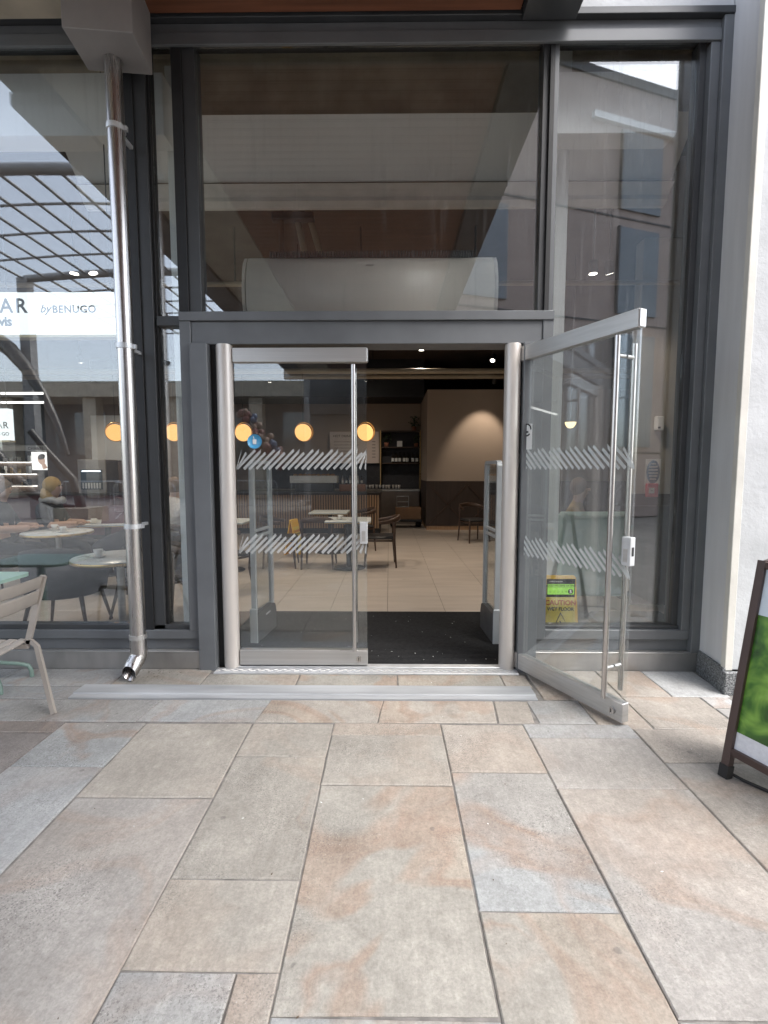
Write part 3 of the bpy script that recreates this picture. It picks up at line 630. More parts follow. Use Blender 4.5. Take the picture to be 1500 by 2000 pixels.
spot((-.40, 12.2, 3.72), 0, 'ceiling spotlight lit above the menu board', 60, 90, (-.3, .6, -1), .7)
spot((2.1, 10.1, 3.72), 0, 'ceiling spotlight lit close to the right door post', 90, 90, (-.3, -.6, -1), .7)
spot((2.35, 11.1, 3.45), 0, 'ceiling spotlight aimed at the tan partition', 150, 62, (-.10, .62, -1), .95)
spot((-3.0, 12.4, 3.72), 0, 'ceiling spotlight lit over the pastry display', 70, 90, (0, .2, -1), .7)
spot((-1.2, 6.6, 3.9), 0, 'ceiling spotlight lit over the square tables', 230, 110, (.1, .1, -1), .5)
spot((.9, 7.2, 3.9), 0, 'ceiling spotlight lit over the open tiled aisle', 230, 110, (0, 0, -1), .5)
spot((-3.1, 7.6, 3.72), 0, 'ceiling spotlight lit over the tables by the bag', 170, 110, (0, 0, -1), .7)
spot((-3.55, 5.65, 3.72), 0, 'ceiling spotlight lit above the lit hanging sign', 150, 110, (0, 0, -1), .7)
spot((-3.35, 5.65, 3.72), 0, 'twin ceiling spotlight lit next to the sign', 100, 110, (.3, 0, -1), .7)
spot((2.3, 5.72, 3.72), 0, 'ceiling spotlight lit over the mint booth', 60, 110, (0, 0, -1), .7)
spot((2.48, 5.72, 3.72), 0, 'twin ceiling spotlight lit over the mint booth', 90, 110, (.3, .3, -1), .7)
spot((-6.0, 9.6, 3.6), 0, 'ceiling spotlight lit over the service counter', 150, 110, (0, .3, -1), .8)
spot((.6, 9.3, 3.75), 0, 'ceiling spotlight lit over the aisle by the bar', 130, 110, (0, 0, -1), .65)
# pendants
glow = ME('opal_glow', (1.0, .50, .17), 1.2)
def pendant(loc, label, grp='globe pendants over the counter'):
    p = thing('globe_pendant', label, 'pendant lamp', loc, random.uniform(-.4, .4), grp)
    MB().sphere((0, 0, 0), .165, 24, (1, .62, 1)).build('globe', glow, p)
    r = MB(); r.T = Matrix.Rotation(R(random.uniform(-14, 14)), 4, 'Y') @ Matrix.Rotation(R(90), 4, 'X') @ Matrix.Translation((.012, .014, 0)); r.tube([(.182 * math.cos(a * math.pi / 16), .182 * math.sin(a * math.pi / 16), 0) for a in range(32)], .010, 8, closed=True, flat=(1, 2.5)); r.build('brass_ring', gold, p)
    MB().tube([(0, 0, .18), (0, 0, 4.42 - loc[2])], .004, 6).build('cable', black, p); return p
for X, lab in ((-2.83, 'beside the round blue door sticker'), (-1.666, 'above the pastry display'), (-.466, 'in front of the menu board'), (-5.326, 'beside the downpipe above the drinks fridge'), (-4.177, 'seen through the narrow pane')):
    pendant((X, 9.5, 2.195), 'glowing orange globe pendant lamp with brass ring ' + lab)
pw = thing('dome_pendant', 'small warm half dome pendant lamp behind the open door', 'pendant lamp', (2.57, 7.0, 2.14)); MB().lathe([(0, -.085), (.035, -.075), (.06, -.05), (.078, 0)], 20).build('shade', ME('warm_shade', (1, .72, .35), 2.2), pw); MB().lathe([(.079, 0), (0, .012)], 20).build('cap', gold, pw); MB().tube([(0, 0, .01), (0, 0, 2.28)], .004, 6).build('cable', black, pw)

# ------------------------------------------------------------------ counter and back bar
CT = thing('bar_counter', 'long cafe counter with oak slat front and dark top', 'counter', (-2.2, 11.6, 0))
bx('carcass', (-2.4, 2.0, -.35, .6, 0, .94), darkwood, CT); bx('worktop', (-2.44, 2.03, -.43, .62, .941, .985), M('dark_stone_top', (.06, .055, .05), .3), CT, .004); bx('plinth_board', (-2.38, 1.98, -.37, -.351, 0, .12), black, CT)
x = MB()
for i in range(74): X = -2.38 + i * .059; x.box(X, X + .035, -.385, -.351, .13, .90)
x.build('slat_cladding', oak, CT)
PD = thing('pastry_display', 'low white pastry tray display with baked goods on the counter', 'display', (-1.75, 11.45, .985))
bx('tray', (-.55, .55, -.2, .2, .19, .36), M('pale_tray', (.6, .63, .62), .35), PD, .01); bx('stand', (-.45, .45, -.12, .12, 0, .189), frame_in, PD)
for i in range(9): MB().sphere((-.45 + i * .11, random.uniform(-.1, .1), .375), .05, 8, (1.2, 1, .6)).build('pastry', M('baked_crust', (.45, .24, .09), .7), PD)
BO = thing('condiment_box', 'brown wooden condiment box with small bottles on the counter', 'box', (-.85, 11.4, .985))
bx('box_body', (-.3, .3, -.15, .15, 0, .16), M('brown_box_wood', (.22, .10, .05), .5), BO, .004)
def bottle(nm, loc, m, h, r, lab, cat='bottle', grp=None, par=None):
    b = MB().lathe([(0, 0), (r, 0), (r, h * .58), (r * .4, h * .75), (r * .36, h), (0, h)], 12).build(nm, m, par, None if par else lab, None if par else cat, None if par else grp); b.location = loc
    w_ = MB().lathe([(r * 1.02, h * .12), (r * 1.02, h * .45)], 12).build('label_band', paper, b); return b
gb = M('dark_bottle_glass', (.02, .015, .012), .12, 0, .2, 5, 0); clearb = M('pale_glassware', (.42, .40, .38), .1, 0, .1, 5, 0)
for i in range(6): bottle('bottle', (-.24 + i * .09, 0, .161), gb if i % 2 else clearb, .2, .026, '', par=BO)
for i in range(12):
    o = MB().lathe([(0, 0), (.032, 0), (.04, .13), (.036, .13), (.028, .008)], 10).build('glass_tumbler', clearb, None, 'clear glass tumbler standing on the back bar worktop', 'glass', 'tumblers on the back bar'); o.location = (-.75 + i * .095 + random.uniform(-.02, .02), 14.0 + random.uniform(-.1, .12), .93)
BC = thing('back_counter', 'grey back bar cupboard with steel worktop', 'cupboard', (-.8, 14.15, 0)); cab = M('warm_grey_laminate', (.15, .125, .11), .5)
bx('carcass', (-3.2, 1.66, -.3, .34, .08, .88), cab, BC); bx('worktop', (-3.22, 1.68, -.33, .345, .881, .928), steel, BC, .003); bx('toe_kick', (-3.2, 1.66, -.26, .34, 0, .079), black, BC)
for i in range(8): bx('cupboard_door', (-3.19 + i * .605, -2.6 + i * .605, -.32, -.301, .1, .87), cab, BC, .003)
SP = thing('splashback', 'dark hexagon tiled splashback behind the bar', 'tiling', (-.8, 14.47, .93)); hexm = MB().lathe([(0, -.006), (.105, -.006), (.112, 0)], 6, smooth=False).mesh('hexagon_tile', M('slate_tile', (.055, .058, .06), .35, 0, .3, 3))
bx('backing', (-3.2, 1.7, 0, .028, 0, .75), ink, SP)
for r_ in range(4):
    for c_ in range(25):
        o = link('hexagon_tile', hexm, SP); o.location = (-3.1 + c_ * .2 + (.1 if r_ % 2 else 0), -.002, .1 + r_ * .176); o.rotation_euler = (R(90), R(30), 0)
SH = thing('bottle_shelf', 'dark open back bar shelf unit holding bottles and plants', 'shelf', (.33, 14.3, 1.68))
bx('back_panel', (-.57, .57, .15, .169, 0, .93), ink, SH)
for z in (0, .46, .92): bx('shelf_board', (-.58, .58, -.15, .149, z - .015, z + .015), walnut, SH)
for X in (-.58, .57): bx('upright', (X - .012, X + .012, -.155, .15, -.75, .95), gold, SH)
for i, X in enumerate((-.22, -.12, -.02, .11, .2, .36, .48)): bottle('bottle', (.33 + X, 14.28, 1.6955), gb, .30, .04, 'dark labelled bottle standing on the back bar shelf', grp='bottles on the back bar shelf')
bx('tea_box', (.23, .38, 14.2, 14.32, 2.1555, 2.32), paper, label='small white carton on the upper bottle shelf', cat='box')
leafm = M('dark_leaf', (.035, .06, .025), .6)
def plant(loc, sc, label):
    p = thing('potted_plant', label, 'plant', loc); MB().lathe([(0, 0), (.06 * sc, 0), (.08 * sc, .13 * sc), (.07 * sc, .13 * sc), (.05 * sc, .1 * sc)], 12).build('pot', M('terracotta', (.30, .12, .07), .7), p)
    f = MB()
    for i in range(70):
        a = random.random() * 6.28; h = random.uniform(.12, .42) * sc; r = random.uniform(0, .17) * sc; L = .05 * sc
        c = Vector((r * math.cos(a), r * math.sin(a), h)); d = Vector((random.uniform(-1, 1), random.uniform(-1, 1), random.uniform(-.5, 1))).normalized() * L; e = d.cross(Vector((.3, .5, .8))).normalized() * L * .4
        f.quad(tuple(c - d), tuple(c + e), tuple(c + d), tuple(c - e))
    f.build('leaves', leafm, p); MB().tube([(0, 0, .1 * sc), (0, 0, .3 * sc)], .006, 6).build('stem', leafm, p)
plant((.78, 14.25, 2.1555), .8, 'small potted plant on the upper bottle shelf'); plant((.72, 14.3, 2.6155), 1.0, 'leafy plant on top of the bottle shelf'); plant((-.08, 14.25, 2.1555), .9, 'trailing dark plant beside the white carton')
MBd = thing('menu_board', 'white drinks menu board on the back bar wall', 'menu board', (-1.02, 14.38, 1.68)); pinkw = M('warm_white_board', (.62, .53, .48), .6, 0, .03)
bx('board', (-.72, .72, -.02, .02, 0, .92), pinkw, MBd, .004); text('heading', 'HOT DRINKS', .10, (-.62, -.022, .76), ink, MBd)
for i in range(6): bx('menu_line', (-.6, -.6 + random.uniform(.6, .85), -.023, -.0205, .62 - i * .09, .632 - i * .09), M('faint_ink', (.2, .17, .16), .7), MBd); bx('price', (.52, .62, -.023, -.0205, .62 - i * .09, .64 - i * .09), MATS['faint_ink'], MBd)
SA = thing('serving_trolley', 'low black trolley with wooden crate and wire rack by the bar', 'trolley', (.42, 12.6, 0))
bx('platform', (-.4, .42, -.3, .3, .16, .22), black, SA, .006); bx('crate', (-.25, .4, -.22, .2, .221, .52), M('crate_wood', (.26, .15, .08), .6), SA, .006)
for sx in (-.32, .34): MB().sphere((sx, 0, .08), .08, 10).build('caster', rubber, SA)
x = MB()
for z in (.53, .66, .8): x.tube([(-.22, -.1, z), (.08, -.1, z), (.08, .1, z), (-.22, .1, z)], .008, 6, closed=True)
for sx in (-.22, .08): x.tube([(sx, -.1, .521), (sx, -.1, .82)], .008, 6)
x.build('wire_rack', galv, SA)

# ------------------------------------------------------------------ cafe furniture
def sq_table(loc, rz, label, sx=.33, sy=.33):
    t = thing('square_table', label, 'table', loc, rz, 'square cafe tables'); tp = bx('table_top', (-sx, sx, -sy, sy, .715, .74), whitetop, t, .004); e = bx('edge_band', (-sx - .004, sx + .004, -sy - .004, sy + .004, .705, .714), gold, tp)
    MB().tube([(0, 0, .02), (0, 0, .7045)], .04, 14).build('column', black, t); MB().lathe([(0, .004), (.24, .004), (.24, .014), (.05, .03), (0, .03)], 24).build('base', black, t); return t
sq_table((-.6, 7.2, 0), .03, 'square white table with black column base in view of the doorway')
sq_table((-1.05, 8.6, 0), 0, 'square white table nearer the slatted counter'); sq_table((-3.95, 6.75, 0), .2, 'square white table carrying the burgundy bag', .42, .36); sq_table((-2.35, 7.0, 0), 0, 'square white table seen past the left security gate')
def rd_table(loc, r, label):
    t = thing('round_table', label, 'table', loc, 0, 'round cafe tables'); tp = MB().lathe([(0, .735), (r - .004, .735), (r, .731), (r, .728)], 40).build('table_top', whitetop, t)
    MB().lathe([(r, .7275), (r + .003, .7275), (r + .003, .703), (0, .703)], 40).build('edge_band', gold, tp); MB().tube([(0, 0, .02), (0, 0, .7025)], .03, 14).build('column', steel, t); MB().lathe([(0, .004), (.22, .004), (.22, .012), (.04, .03), (0, .03)], 24).build('base', black, t)
rd_table((-2.28, 4.05, 0), .36, 'round white brass edged table half hidden by the downpipe'); rd_table((-3.95, 5.72, 0), .37, 'round white brass edged table beside the grey tub chair')
def wood_chair():
    c = thing('wooden_chair', 'dark', 'chair', (0, 0, 0), 0, 'dark wooden cafe chairs')
    s = MB(); s.box(-.23, .23, -.22, .22, .43, .475, bev=.02); s.build('seat', leather, c)
    for sx, sy in ((-1, -1), (1, -1), (-1, 1), (1, 1)):
        top = .70 if sy > 0 else .45
        MB().tube([(sx * .235, sy * .24, .003), (sx * .215, sy * .21, top * .6), (sx * .225, sy * .215, top)], [.013, .02, .017], 10).build('leg', walnut, c)
    MB().tube([(-.25, -.02, .68), (-.25, .12, .70), (-.2, .24, .73), (0, .30, .75), (.2, .24, .73), (.25, .12, .70), (.25, -.02, .68)], [.016, .02, .026, .03, .026, .02, .016], 10, flat=(.7, 1.6)).build('backrest', walnut, c)
    MB().tube([(-.215, -.2, .41), (.215, -.2, .41), (.215, .2, .41), (-.215, .2, .41)], .014, 8, closed=True).build('seat_rail', walnut, c); return c
c0 = wood_chair(); c0.location = (-.14, 7.42, 0); c0.rotation_euler = (0, 0, R(-88)); c0['label'] = 'dark wooden chair in side view between square table and open aisle'
for l, a, lab in (((-1.06, 7.3, 0), R(180), 'dark wooden chair pulled up left of the near square table'), ((-1.65, 7.35, 0), R(95), 'dark wooden chair behind the left security gate frame'), ((-.55, 8.9, 0), R(-70), 'dark wooden chair at the table nearer the counter'), ((1.75, 10.0, 0), R(20), 'dark wooden chair against the dark dado by the right gate'), ((-2.0, 5.8, 0), R(60), 'dark wooden chair beside the closed door leaf, closest to the mat'), ((-1.95, 4.75, 0), R(120), 'dark wooden chair behind the narrow pane')): dup(c0, l, a, lab)
def tub_chair():
    c = thing('tub_chair', 'g', 'armchair', (0, 0, 0), 0, 'grey tub chairs'); x = MB(); n = 22; ro = []
    outer = []; 
    for i in range(n + 1):
        a = R(-25 + 230 * i / n); k = math.sin(max(0, min(math.pi, (a + R(25)) / R(230) * math.pi))); h = .56 + .24 * k ** .8
        rx, ry = .32, .31
        prof = [(1.0, .36), (1.05, .46), (1.10, h - .02), (1.08, h), (1.02, h), (.98, h - .03), (.90, .46), (.86, .40)]
        ro.append([(rx * r * math.cos(a), ry * r * math.sin(a), z) for r, z in prof])
    x.ring_tube(ro); x.build('shell', greyfab, c)
    MB().lathe([(0, .34), (.27, .34), (.31, .37), (.30, .45), (.26, .47), (0, .475)], 24).build('seat', greyfab, c)
    for sx, sy in ((-1, -1), (1, -1), (-1, 1), (1, 1)): MB().tube([(sx * .27, sy * .27, .003), (sx * .2, sy * .2, .36)], [.012, .02], 10).build('leg', walnut, c)
    return c
t0 = tub_chair(); t0.location = (-2.95, 4.35, 0); t0.rotation_euler = (0, 0, R(190)); t0['label'] = 'grey tub chair turned away behind the outdoor slatted chair'
dup(t0, (-2.42, 4.85, 0), R(-10), 'grey tub chair behind the round table by the downpipe'); dup(t0, (-4.6, 5.5, 0), R(70), 'grey tub chair left of the far round table'); dup(t0, (-3.3, 5.9, 0), R(-100), 'grey tub chair right of the far round table')

cm = M('cup_ceramic', (.7, .68, .64), .3, 0, .03)
for X, Y, Z, lab in ((-2.42, 3.98, .737, 'white coffee cup on the round table by the downpipe'), (-3.82, 5.62, .737, 'white coffee cup on the far round table'), (-4.08, 5.85, .737, 'white coffee cup before the person in the dark jacket'), (-.72, 7.12, .742, 'white coffee cup on the square table in view of the doorway'), (-4.02, 6.55, .742, 'white coffee cup beside the burgundy bag')):
    k = thing('coffee_cup', lab, 'cup', (X, Y, Z)); MB().lathe([(0, .008), (.022, .008), (.038, .065), (.035, .065), (.02, .014), (0, .014)], 14).build('cup', cm, k); MB().lathe([(0, 0), (.04, 0), (.066, .012), (.062, .014), (.035, .0075), (0, .0075)], 16).build('saucer', cm, k); MB().tube([(.034, 0, .055), (.055, 0, .05), (.055, 0, .03), (.03, 0, .025)], .004, 6).build('handle', cm, k)
# security gates
def gate(loc, rz, label):
    g = thing('security_gate', label, 'security gate', loc, rz, 'shop security gates'); gm = M('gate_grey', (.52, .54, .55), .4, .2, .04)
    MB().tube([(-.02, 0, .24), (-.02, 0, 1.495), (-.012, 0, 1.517), (.01, 0, 1.525), (.35, 0, 1.525), (.372, 0, 1.517), (.38, 0, 1.495), (.38, 0, .24)], .02, 4, flat=(.7, 1), up=(0, 1, 0)).build('frame', gm, g); MB().tube([(.02, -.006, .27), (.02, -.006, 1.47), (.34, -.006, 1.47), (.34, -.006, .27)], .006, 6, closed=True).build('inner_trim', gm, g)
    for z in (.95, .90): bx('cross_bar', (0, .36, -.012, .012, z - .012, z + .012), gm, g, .003)
    bx('clear_panel', (0, .36, -.004, .004, .26, 1.505), acrylic, g); bx('base_side', (-.045, -.03, -.034, .034, .002, .30), gm, g, .006)
    MB().prism([(-.029, .002), (.42, .002), (.42, .16), (.39, .235), (.33, .255), (-.029, .255)], -.03, .03, 'y').build('base_housing', M('gate_dark_grey', (.08, .082, .086), .5), g); bx('status_light', (.16, .26, -.0325, -.0305, .19, .205), alu, g); return g
gate((-1.13, 4.02, 0), R(83), 'grey framed security gate seen through the closed door leaf'); gate((.90, 4.02, 0), R(93), 'grey framed security gate beside the right door post')

# wet floor signs
def wet(loc, rz, label, full):
    s = thing('wet_floor_sign', label, 'floor sign', loc, rz, 'yellow wet floor signs')
    tilt = R(10)
    for k in (0, 1):
        p = MB(); p.T = Matrix.Rotation(math.pi * k, 4, 'Z') @ Matrix.Rotation(-tilt, 4, 'X') @ Matrix.Translation((0, -.012, 0)) @ Matrix.Translation((0, -.105, .0))
        p.prism([(-.135, .02), (.135, .02), (.125, .615), (.115, .627), (-.115, .627), (-.125, .615)], -.008, .008, 'y'); po = p.build('panel', yellow, s)
        if k == 0 and full:
            T = p.T; q = MB(); q.T = T; q.prism([(-.118, .05), (.118, .05), (.104, .50), (-.104, .50)], -.0125, -.0085, 'y'); q.build('print_field', M('pale_yellow_print', (.72, .56, .10), .5), po)
            rot = T.to_euler(); red = M('red_print', (.45, .06, .02), .6)
            def at(x_, z_): return T @ Vector((x_, -.0135, z_))
            for body, sz, z_, mt in (('CAUTION', .052, .405, red), ('WET FLOOR', .036, .362, ink)):
                t_ = text('lettering', body, sz, at(0, z_), mt, po, (R(90) - tilt, 0, 0), 0, 'CENTER', .0012)
            tri = MB(); tri.T = T; P3 = [(-.10, -.0145, .14), (.10, -.0145, .14), (0, -.0145, .345)]; tri.tube(P3, .006, 6, closed=True); tri.build('triangle', ink, po)
            f = MB(); f.T = T @ Matrix.Translation((0, 0, -.045)); y_ = -.0145; f.sphere((.025, y_, .305), .013, 8); f.tube([(.012, y_, .29), (-.02, y_, .245)], .010, 6); f.tube([(-.02, y_, .245), (-.055, y_, .25)], .006, 6); f.tube([(-.02, y_, .245), (-.045, y_, .205)], .006, 6); f.tube([(.01, y_, .29), (-.008, y_, .33)], .005, 6); f.tube([(.01, y_, .288), (.03, y_, .255)], .005, 6); f.build('slipping_figure', ink, po)
    MB().tube([(-.06, 0, .61), (.06, 0, .61)], .022, 8).build('hinge', yellow, s); return s
wet((1.325, 3.75, 0), R(-3), 'yellow caution wet floor sign behind the window with the rating sticker', True); wet((-1.62, 8.2, 0), R(75), 'yellow folded wet floor sign standing by the slatted counter', True)
# hygiene sticker on the pane
HY = thing('hygiene_sticker', 'black and green food hygiene rating sticker on the window pane', 'sticker', (1.268, 3.5445, .59))
bx('card', (-.105, .105, -.001, 0, -.068, .068), ink, HY); gr_ = M('lime_green_print', (.30, .62, .10), .5, 0, .03); bx('green_panel', (-.098, .098, -.0018, -.0011, -.048, .03), gr_, HY)
text('lettering', 'FOOD HYGIENE RATING', .0195, (0, -.0021, .0115), ink, HY, align='CENTER', bold=.0003, depth=.0001); bx('rule', (-.095, .095, -.0021, -.0019, .005, .0065), ink, HY)
for i in range(5): text('lettering', '0 1 2 3 4'.split()[i], .024, (-.077 + i * .029, -.0021, -.035), M('dark_green_print', (.08, .22, .03), .6), HY, align='CENTER', depth=.0001)
d5 = MB(); d5.T = Matrix.Rotation(R(90), 4, 'X'); d5.lathe([(0, .0024), (.019, .0024), (.019, .0018)], 20); o = d5.build('score_disc', ink, HY); o.location = (.072, 0, -.025); text('lettering', '5', .034, (.072, -.0028, -.037), paper, HY, align='CENTER', bold=.0006, depth=.0001)
text('lettering', 'FOOD STANDARDS', .011, (-.085, -.0014, .045), paper, HY, depth=.0001)

# ------------------------------------------------------------------ booth, people, signs
BTH = thing('mint_booth', 'mint green upholstered booth back behind the right window', 'seat', (2.08, 4.95, 0))
bx('back_panel', (-.36, .36, -.05, .05, .17, 1.04), mintfab, BTH, .035); bx('seat', (-.38, .38, .051, .5, .36, .46), mintfab, BTH, .02)
for sx, sy in ((-.33, -.02), (.33, -.02), (-.33, .45), (.33, .45)): MB().tube([(sx * 1.05, sy - .05, .003), (sx, sy, .37)], .014, 8).build('leg', steel, BTH)
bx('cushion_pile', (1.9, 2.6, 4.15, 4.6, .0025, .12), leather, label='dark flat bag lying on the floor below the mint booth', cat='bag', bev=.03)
def sign(loc, sx, sz, label, lines, y=-.045, rz=0):
    s = thing('lightbox_sign', label, 'sign', loc, rz); bx('lit_face', (-sx, 0, -.04, .04, 0, sz), ME('lit_sign_face', (.90, .97, 1), 1.0), s); bx('frame', (-sx, .006, -.044, .044, -.02, -.001), M('brass_frame', (.45, .36, .2), .4, .5), s)
    for body, size, px, pz, sh, bd, spc in lines: text('lettering', body, size, (px, y, pz), M('sign_ink', (.02, .021, .024), .6), s, (R(90), 0, 0), sh, 'LEFT', bd, spc)
    for X in (-.1, -sx + .1): MB().tube([(X, 0, sz), (X, 0, 4.40 - loc[2])], .004, 6).build('suspension_wire', dark_steel, s)
    return s
sign((-2.03, 3.82, 2.487), 1.0, .312, 'lit white lightbox sign hanging behind the window with grey lettering', (('AR', .150, -.925, .162, 0, .003, 1.25), ('by', .085, -.62, .162, .35, .0012, 1), ('BENUGO', .077, -.525, .16, 0, .0018, 1.1), ('wis', .10, -.965, .065, 0, .004, .95)))
sign((-4.26, 5.5, 1.797), .14, .35, 'small lit white hanging sign beside the store entrance', (('AR', .105, -.135, .13, 0, .001, 1.1), ('UGO', .055, -.12, .05, 0, .0005, 1.05)))
hairp = ME('print_hair', (.05, .035, .03), .5)
ST = thing('store_display', 'brightly lit cosmetics display with poster in the store beyond', 'display', (-12, 16.2, 0))
bx('back_wall', (-3, .75, .3, .4, 0, 2.4), darkwood, ST); bx('header', (-3, .70, -.02, .3, 2.13, 2.30), offwhite, ST); text('lettering', 'CHANEL', .13, (-.02, -.025, 2.16), ink, ST, spacing=1.1, bold=.001)
ps = bx('poster', (.03, .66, .05, .1, 1.49, 2.09), ME('lit_poster', (.95, .93, .90), 1.2), ST); pf = MB(); pf.T = Matrix.Translation((.36, .046, 1.83)) @ Matrix.Rotation(R(-18), 4, 'Y'); pf.sphere((0, 0, 0), .15, 16, (.78, .02, 1.15)); pf.prism([(-.05, -.12), (.06, -.12), (.11, -.32), (-.06, -.32)], -.002, .002, 'y'); pf.build('printed_portrait', ME('print_skin', (.62, .40, .30), .75), ps); pf = MB(); pf.T = Matrix.Translation((.385, .044, 1.90)) @ Matrix.Rotation(R(-25), 4, 'Y'); pf.sphere((0, 0, .03), .15, 16, (.85, .015, .62)); pf.build('printed_hair', hairp, ps)
for r_ in range(4):
    sb = bx('shelf_board', (-3, .0, -.02, .3, .55 + r_ * .4, .58 + r_ * .4), paper, ST); bx('light_strip', (-3, 0, .2, .29, .54 + r_ * .4, .549 + r_ * .4), ME('shelf_light', (1, .93, .85), 9), sb)
for i in range(60): X = random.uniform(-2.9, -.05); r_ = random.randrange(4); h = random.uniform(.08, .25); bx('cosmetic_box', (X, X + random.uniform(.04, .12), .0, .12, .5805 + r_ * .4, .58 + r_ * .4 + h), random.choice((gb, paper, gold, darkwood, offwhite)), ST)
for i in range(5): bx('ceiling_light_bar', (-14 + i * .1, -9.2, 8.0 + i * 1.7, 8.08 + i * 1.7, 3.5, 3.55), ME('bar_light', (1, .97, .92), 2.5), label='thin linear ceiling light bar over the store aisle', cat='ceiling light', group='store light bars')
FR = thing('drinks_fridge', 'small grey countertop drinks fridge with lit window', 'fridge', (-6.35, 10.6, .98)); bx('body', (-.3, .3, -.25, .25, 0, .72), M('fridge_grey', (.42, .40, .39), .4), FR, .01); bx('glass_front', (-.23, .23, -.262, -.251, .08, .50), M('fridge_glass', (.10, .14, .18), .1), FR); bx('light', (-.2, .2, -.268, -.263, .46, .48), ME('fridge_light', (.9, .95, 1), 3), FR)
for i in range(7): bx('bottle', (-.2 + i * .06, -.165 + i * .06, -.268, -.263, .1, .22), offwhite, FR)
SC2 = thing('service_counter', 'burgundy fronted service counter under the drinks fridge', 'counter', (-6.4, 10.6, 0)); bx('front_panel', (-1.7, 1.5, -.4, .4, .1, .94), M('burgundy_laminate', (.10, .02, .025), .5), SC2); bx('worktop', (-1.72, 1.52, -.43, .43, .941, .979), darkwood, SC2, .004); bx('plinth_board', (-1.68, 1.48, -.36, .36, 0, .099), black, SC2)
for i, (X, Y, Z, a) in enumerate(((-5.55, 10.45, 1.35, -8), (-5.25, 10.4, 1.2, 4), (-4.95, 10.4, 1.22, 0))):
    p = thing('menu_card', ('tall leaning white menu card near the fridge', 'broad white menu card on the service counter', 'small pink menu card on the service counter')[i], 'menu card', (X, Y, .98)); bx('card', (-.11, .11, -.004, .004, .12, .46), (paper, paper, M('pink_card', (.6, .38, .32), .7))[i], p).rotation_euler = (0, R(a), 0); bx('stand', (-.05, .05, -.04, .04, 0, .118), black, p)
# right bay signs
FS = thing('fire_action_sign', 'blue oval fire action notice on the greige wall', 'sign', (3.49, 6.495, 1.44)); bx('plate', (-.10, .10, -.004, 0, -.17, .17), paper, FS); x = MB(); x.T = Matrix.Diagonal((.088, 1, .155, 1)) @ Matrix.Rotation(R(90), 4, 'X'); x.lathe([(0, .007), (1, .007), (1, .0045)], 28); x.build('blue_oval', M('notice_blue', (.02, .09, .17), .5), FS)
for i in range(6): wv = (.03, .055, .062, .062, .055, .04)[i]; bx('text_line', (-wv, wv, -.0085, -.0075, .10 - i * .04, .112 - i * .04), paper, FS)
CPt = thing('call_point', 'red fire alarm call point below the blue notice', 'call point', (3.47, 6.49, 1.2)); bx('housing', (-.075, .075, -.05, 0, -.09, .09), M('alarm_red', (.42, .02, .02), .4), CPt, .006); bx('window', (-.05, .02, -.053, -.051, -.04, .03), paper, CPt); bx('arrow', (-.03, .0, -.055, -.0535, -.01, .0), ink, CPt)
SE = thing('door_sensor', 'small white wall sensor on the greige wall', 'sensor', (3.52, 6.49, 2.07)); bx('housing', (-.05, .04, -.09, 0, -.09, .09), paper, SE, .01); bx('lens', (-.04, -.01, -.094, -.091, -.07, -.045), ink, SE)

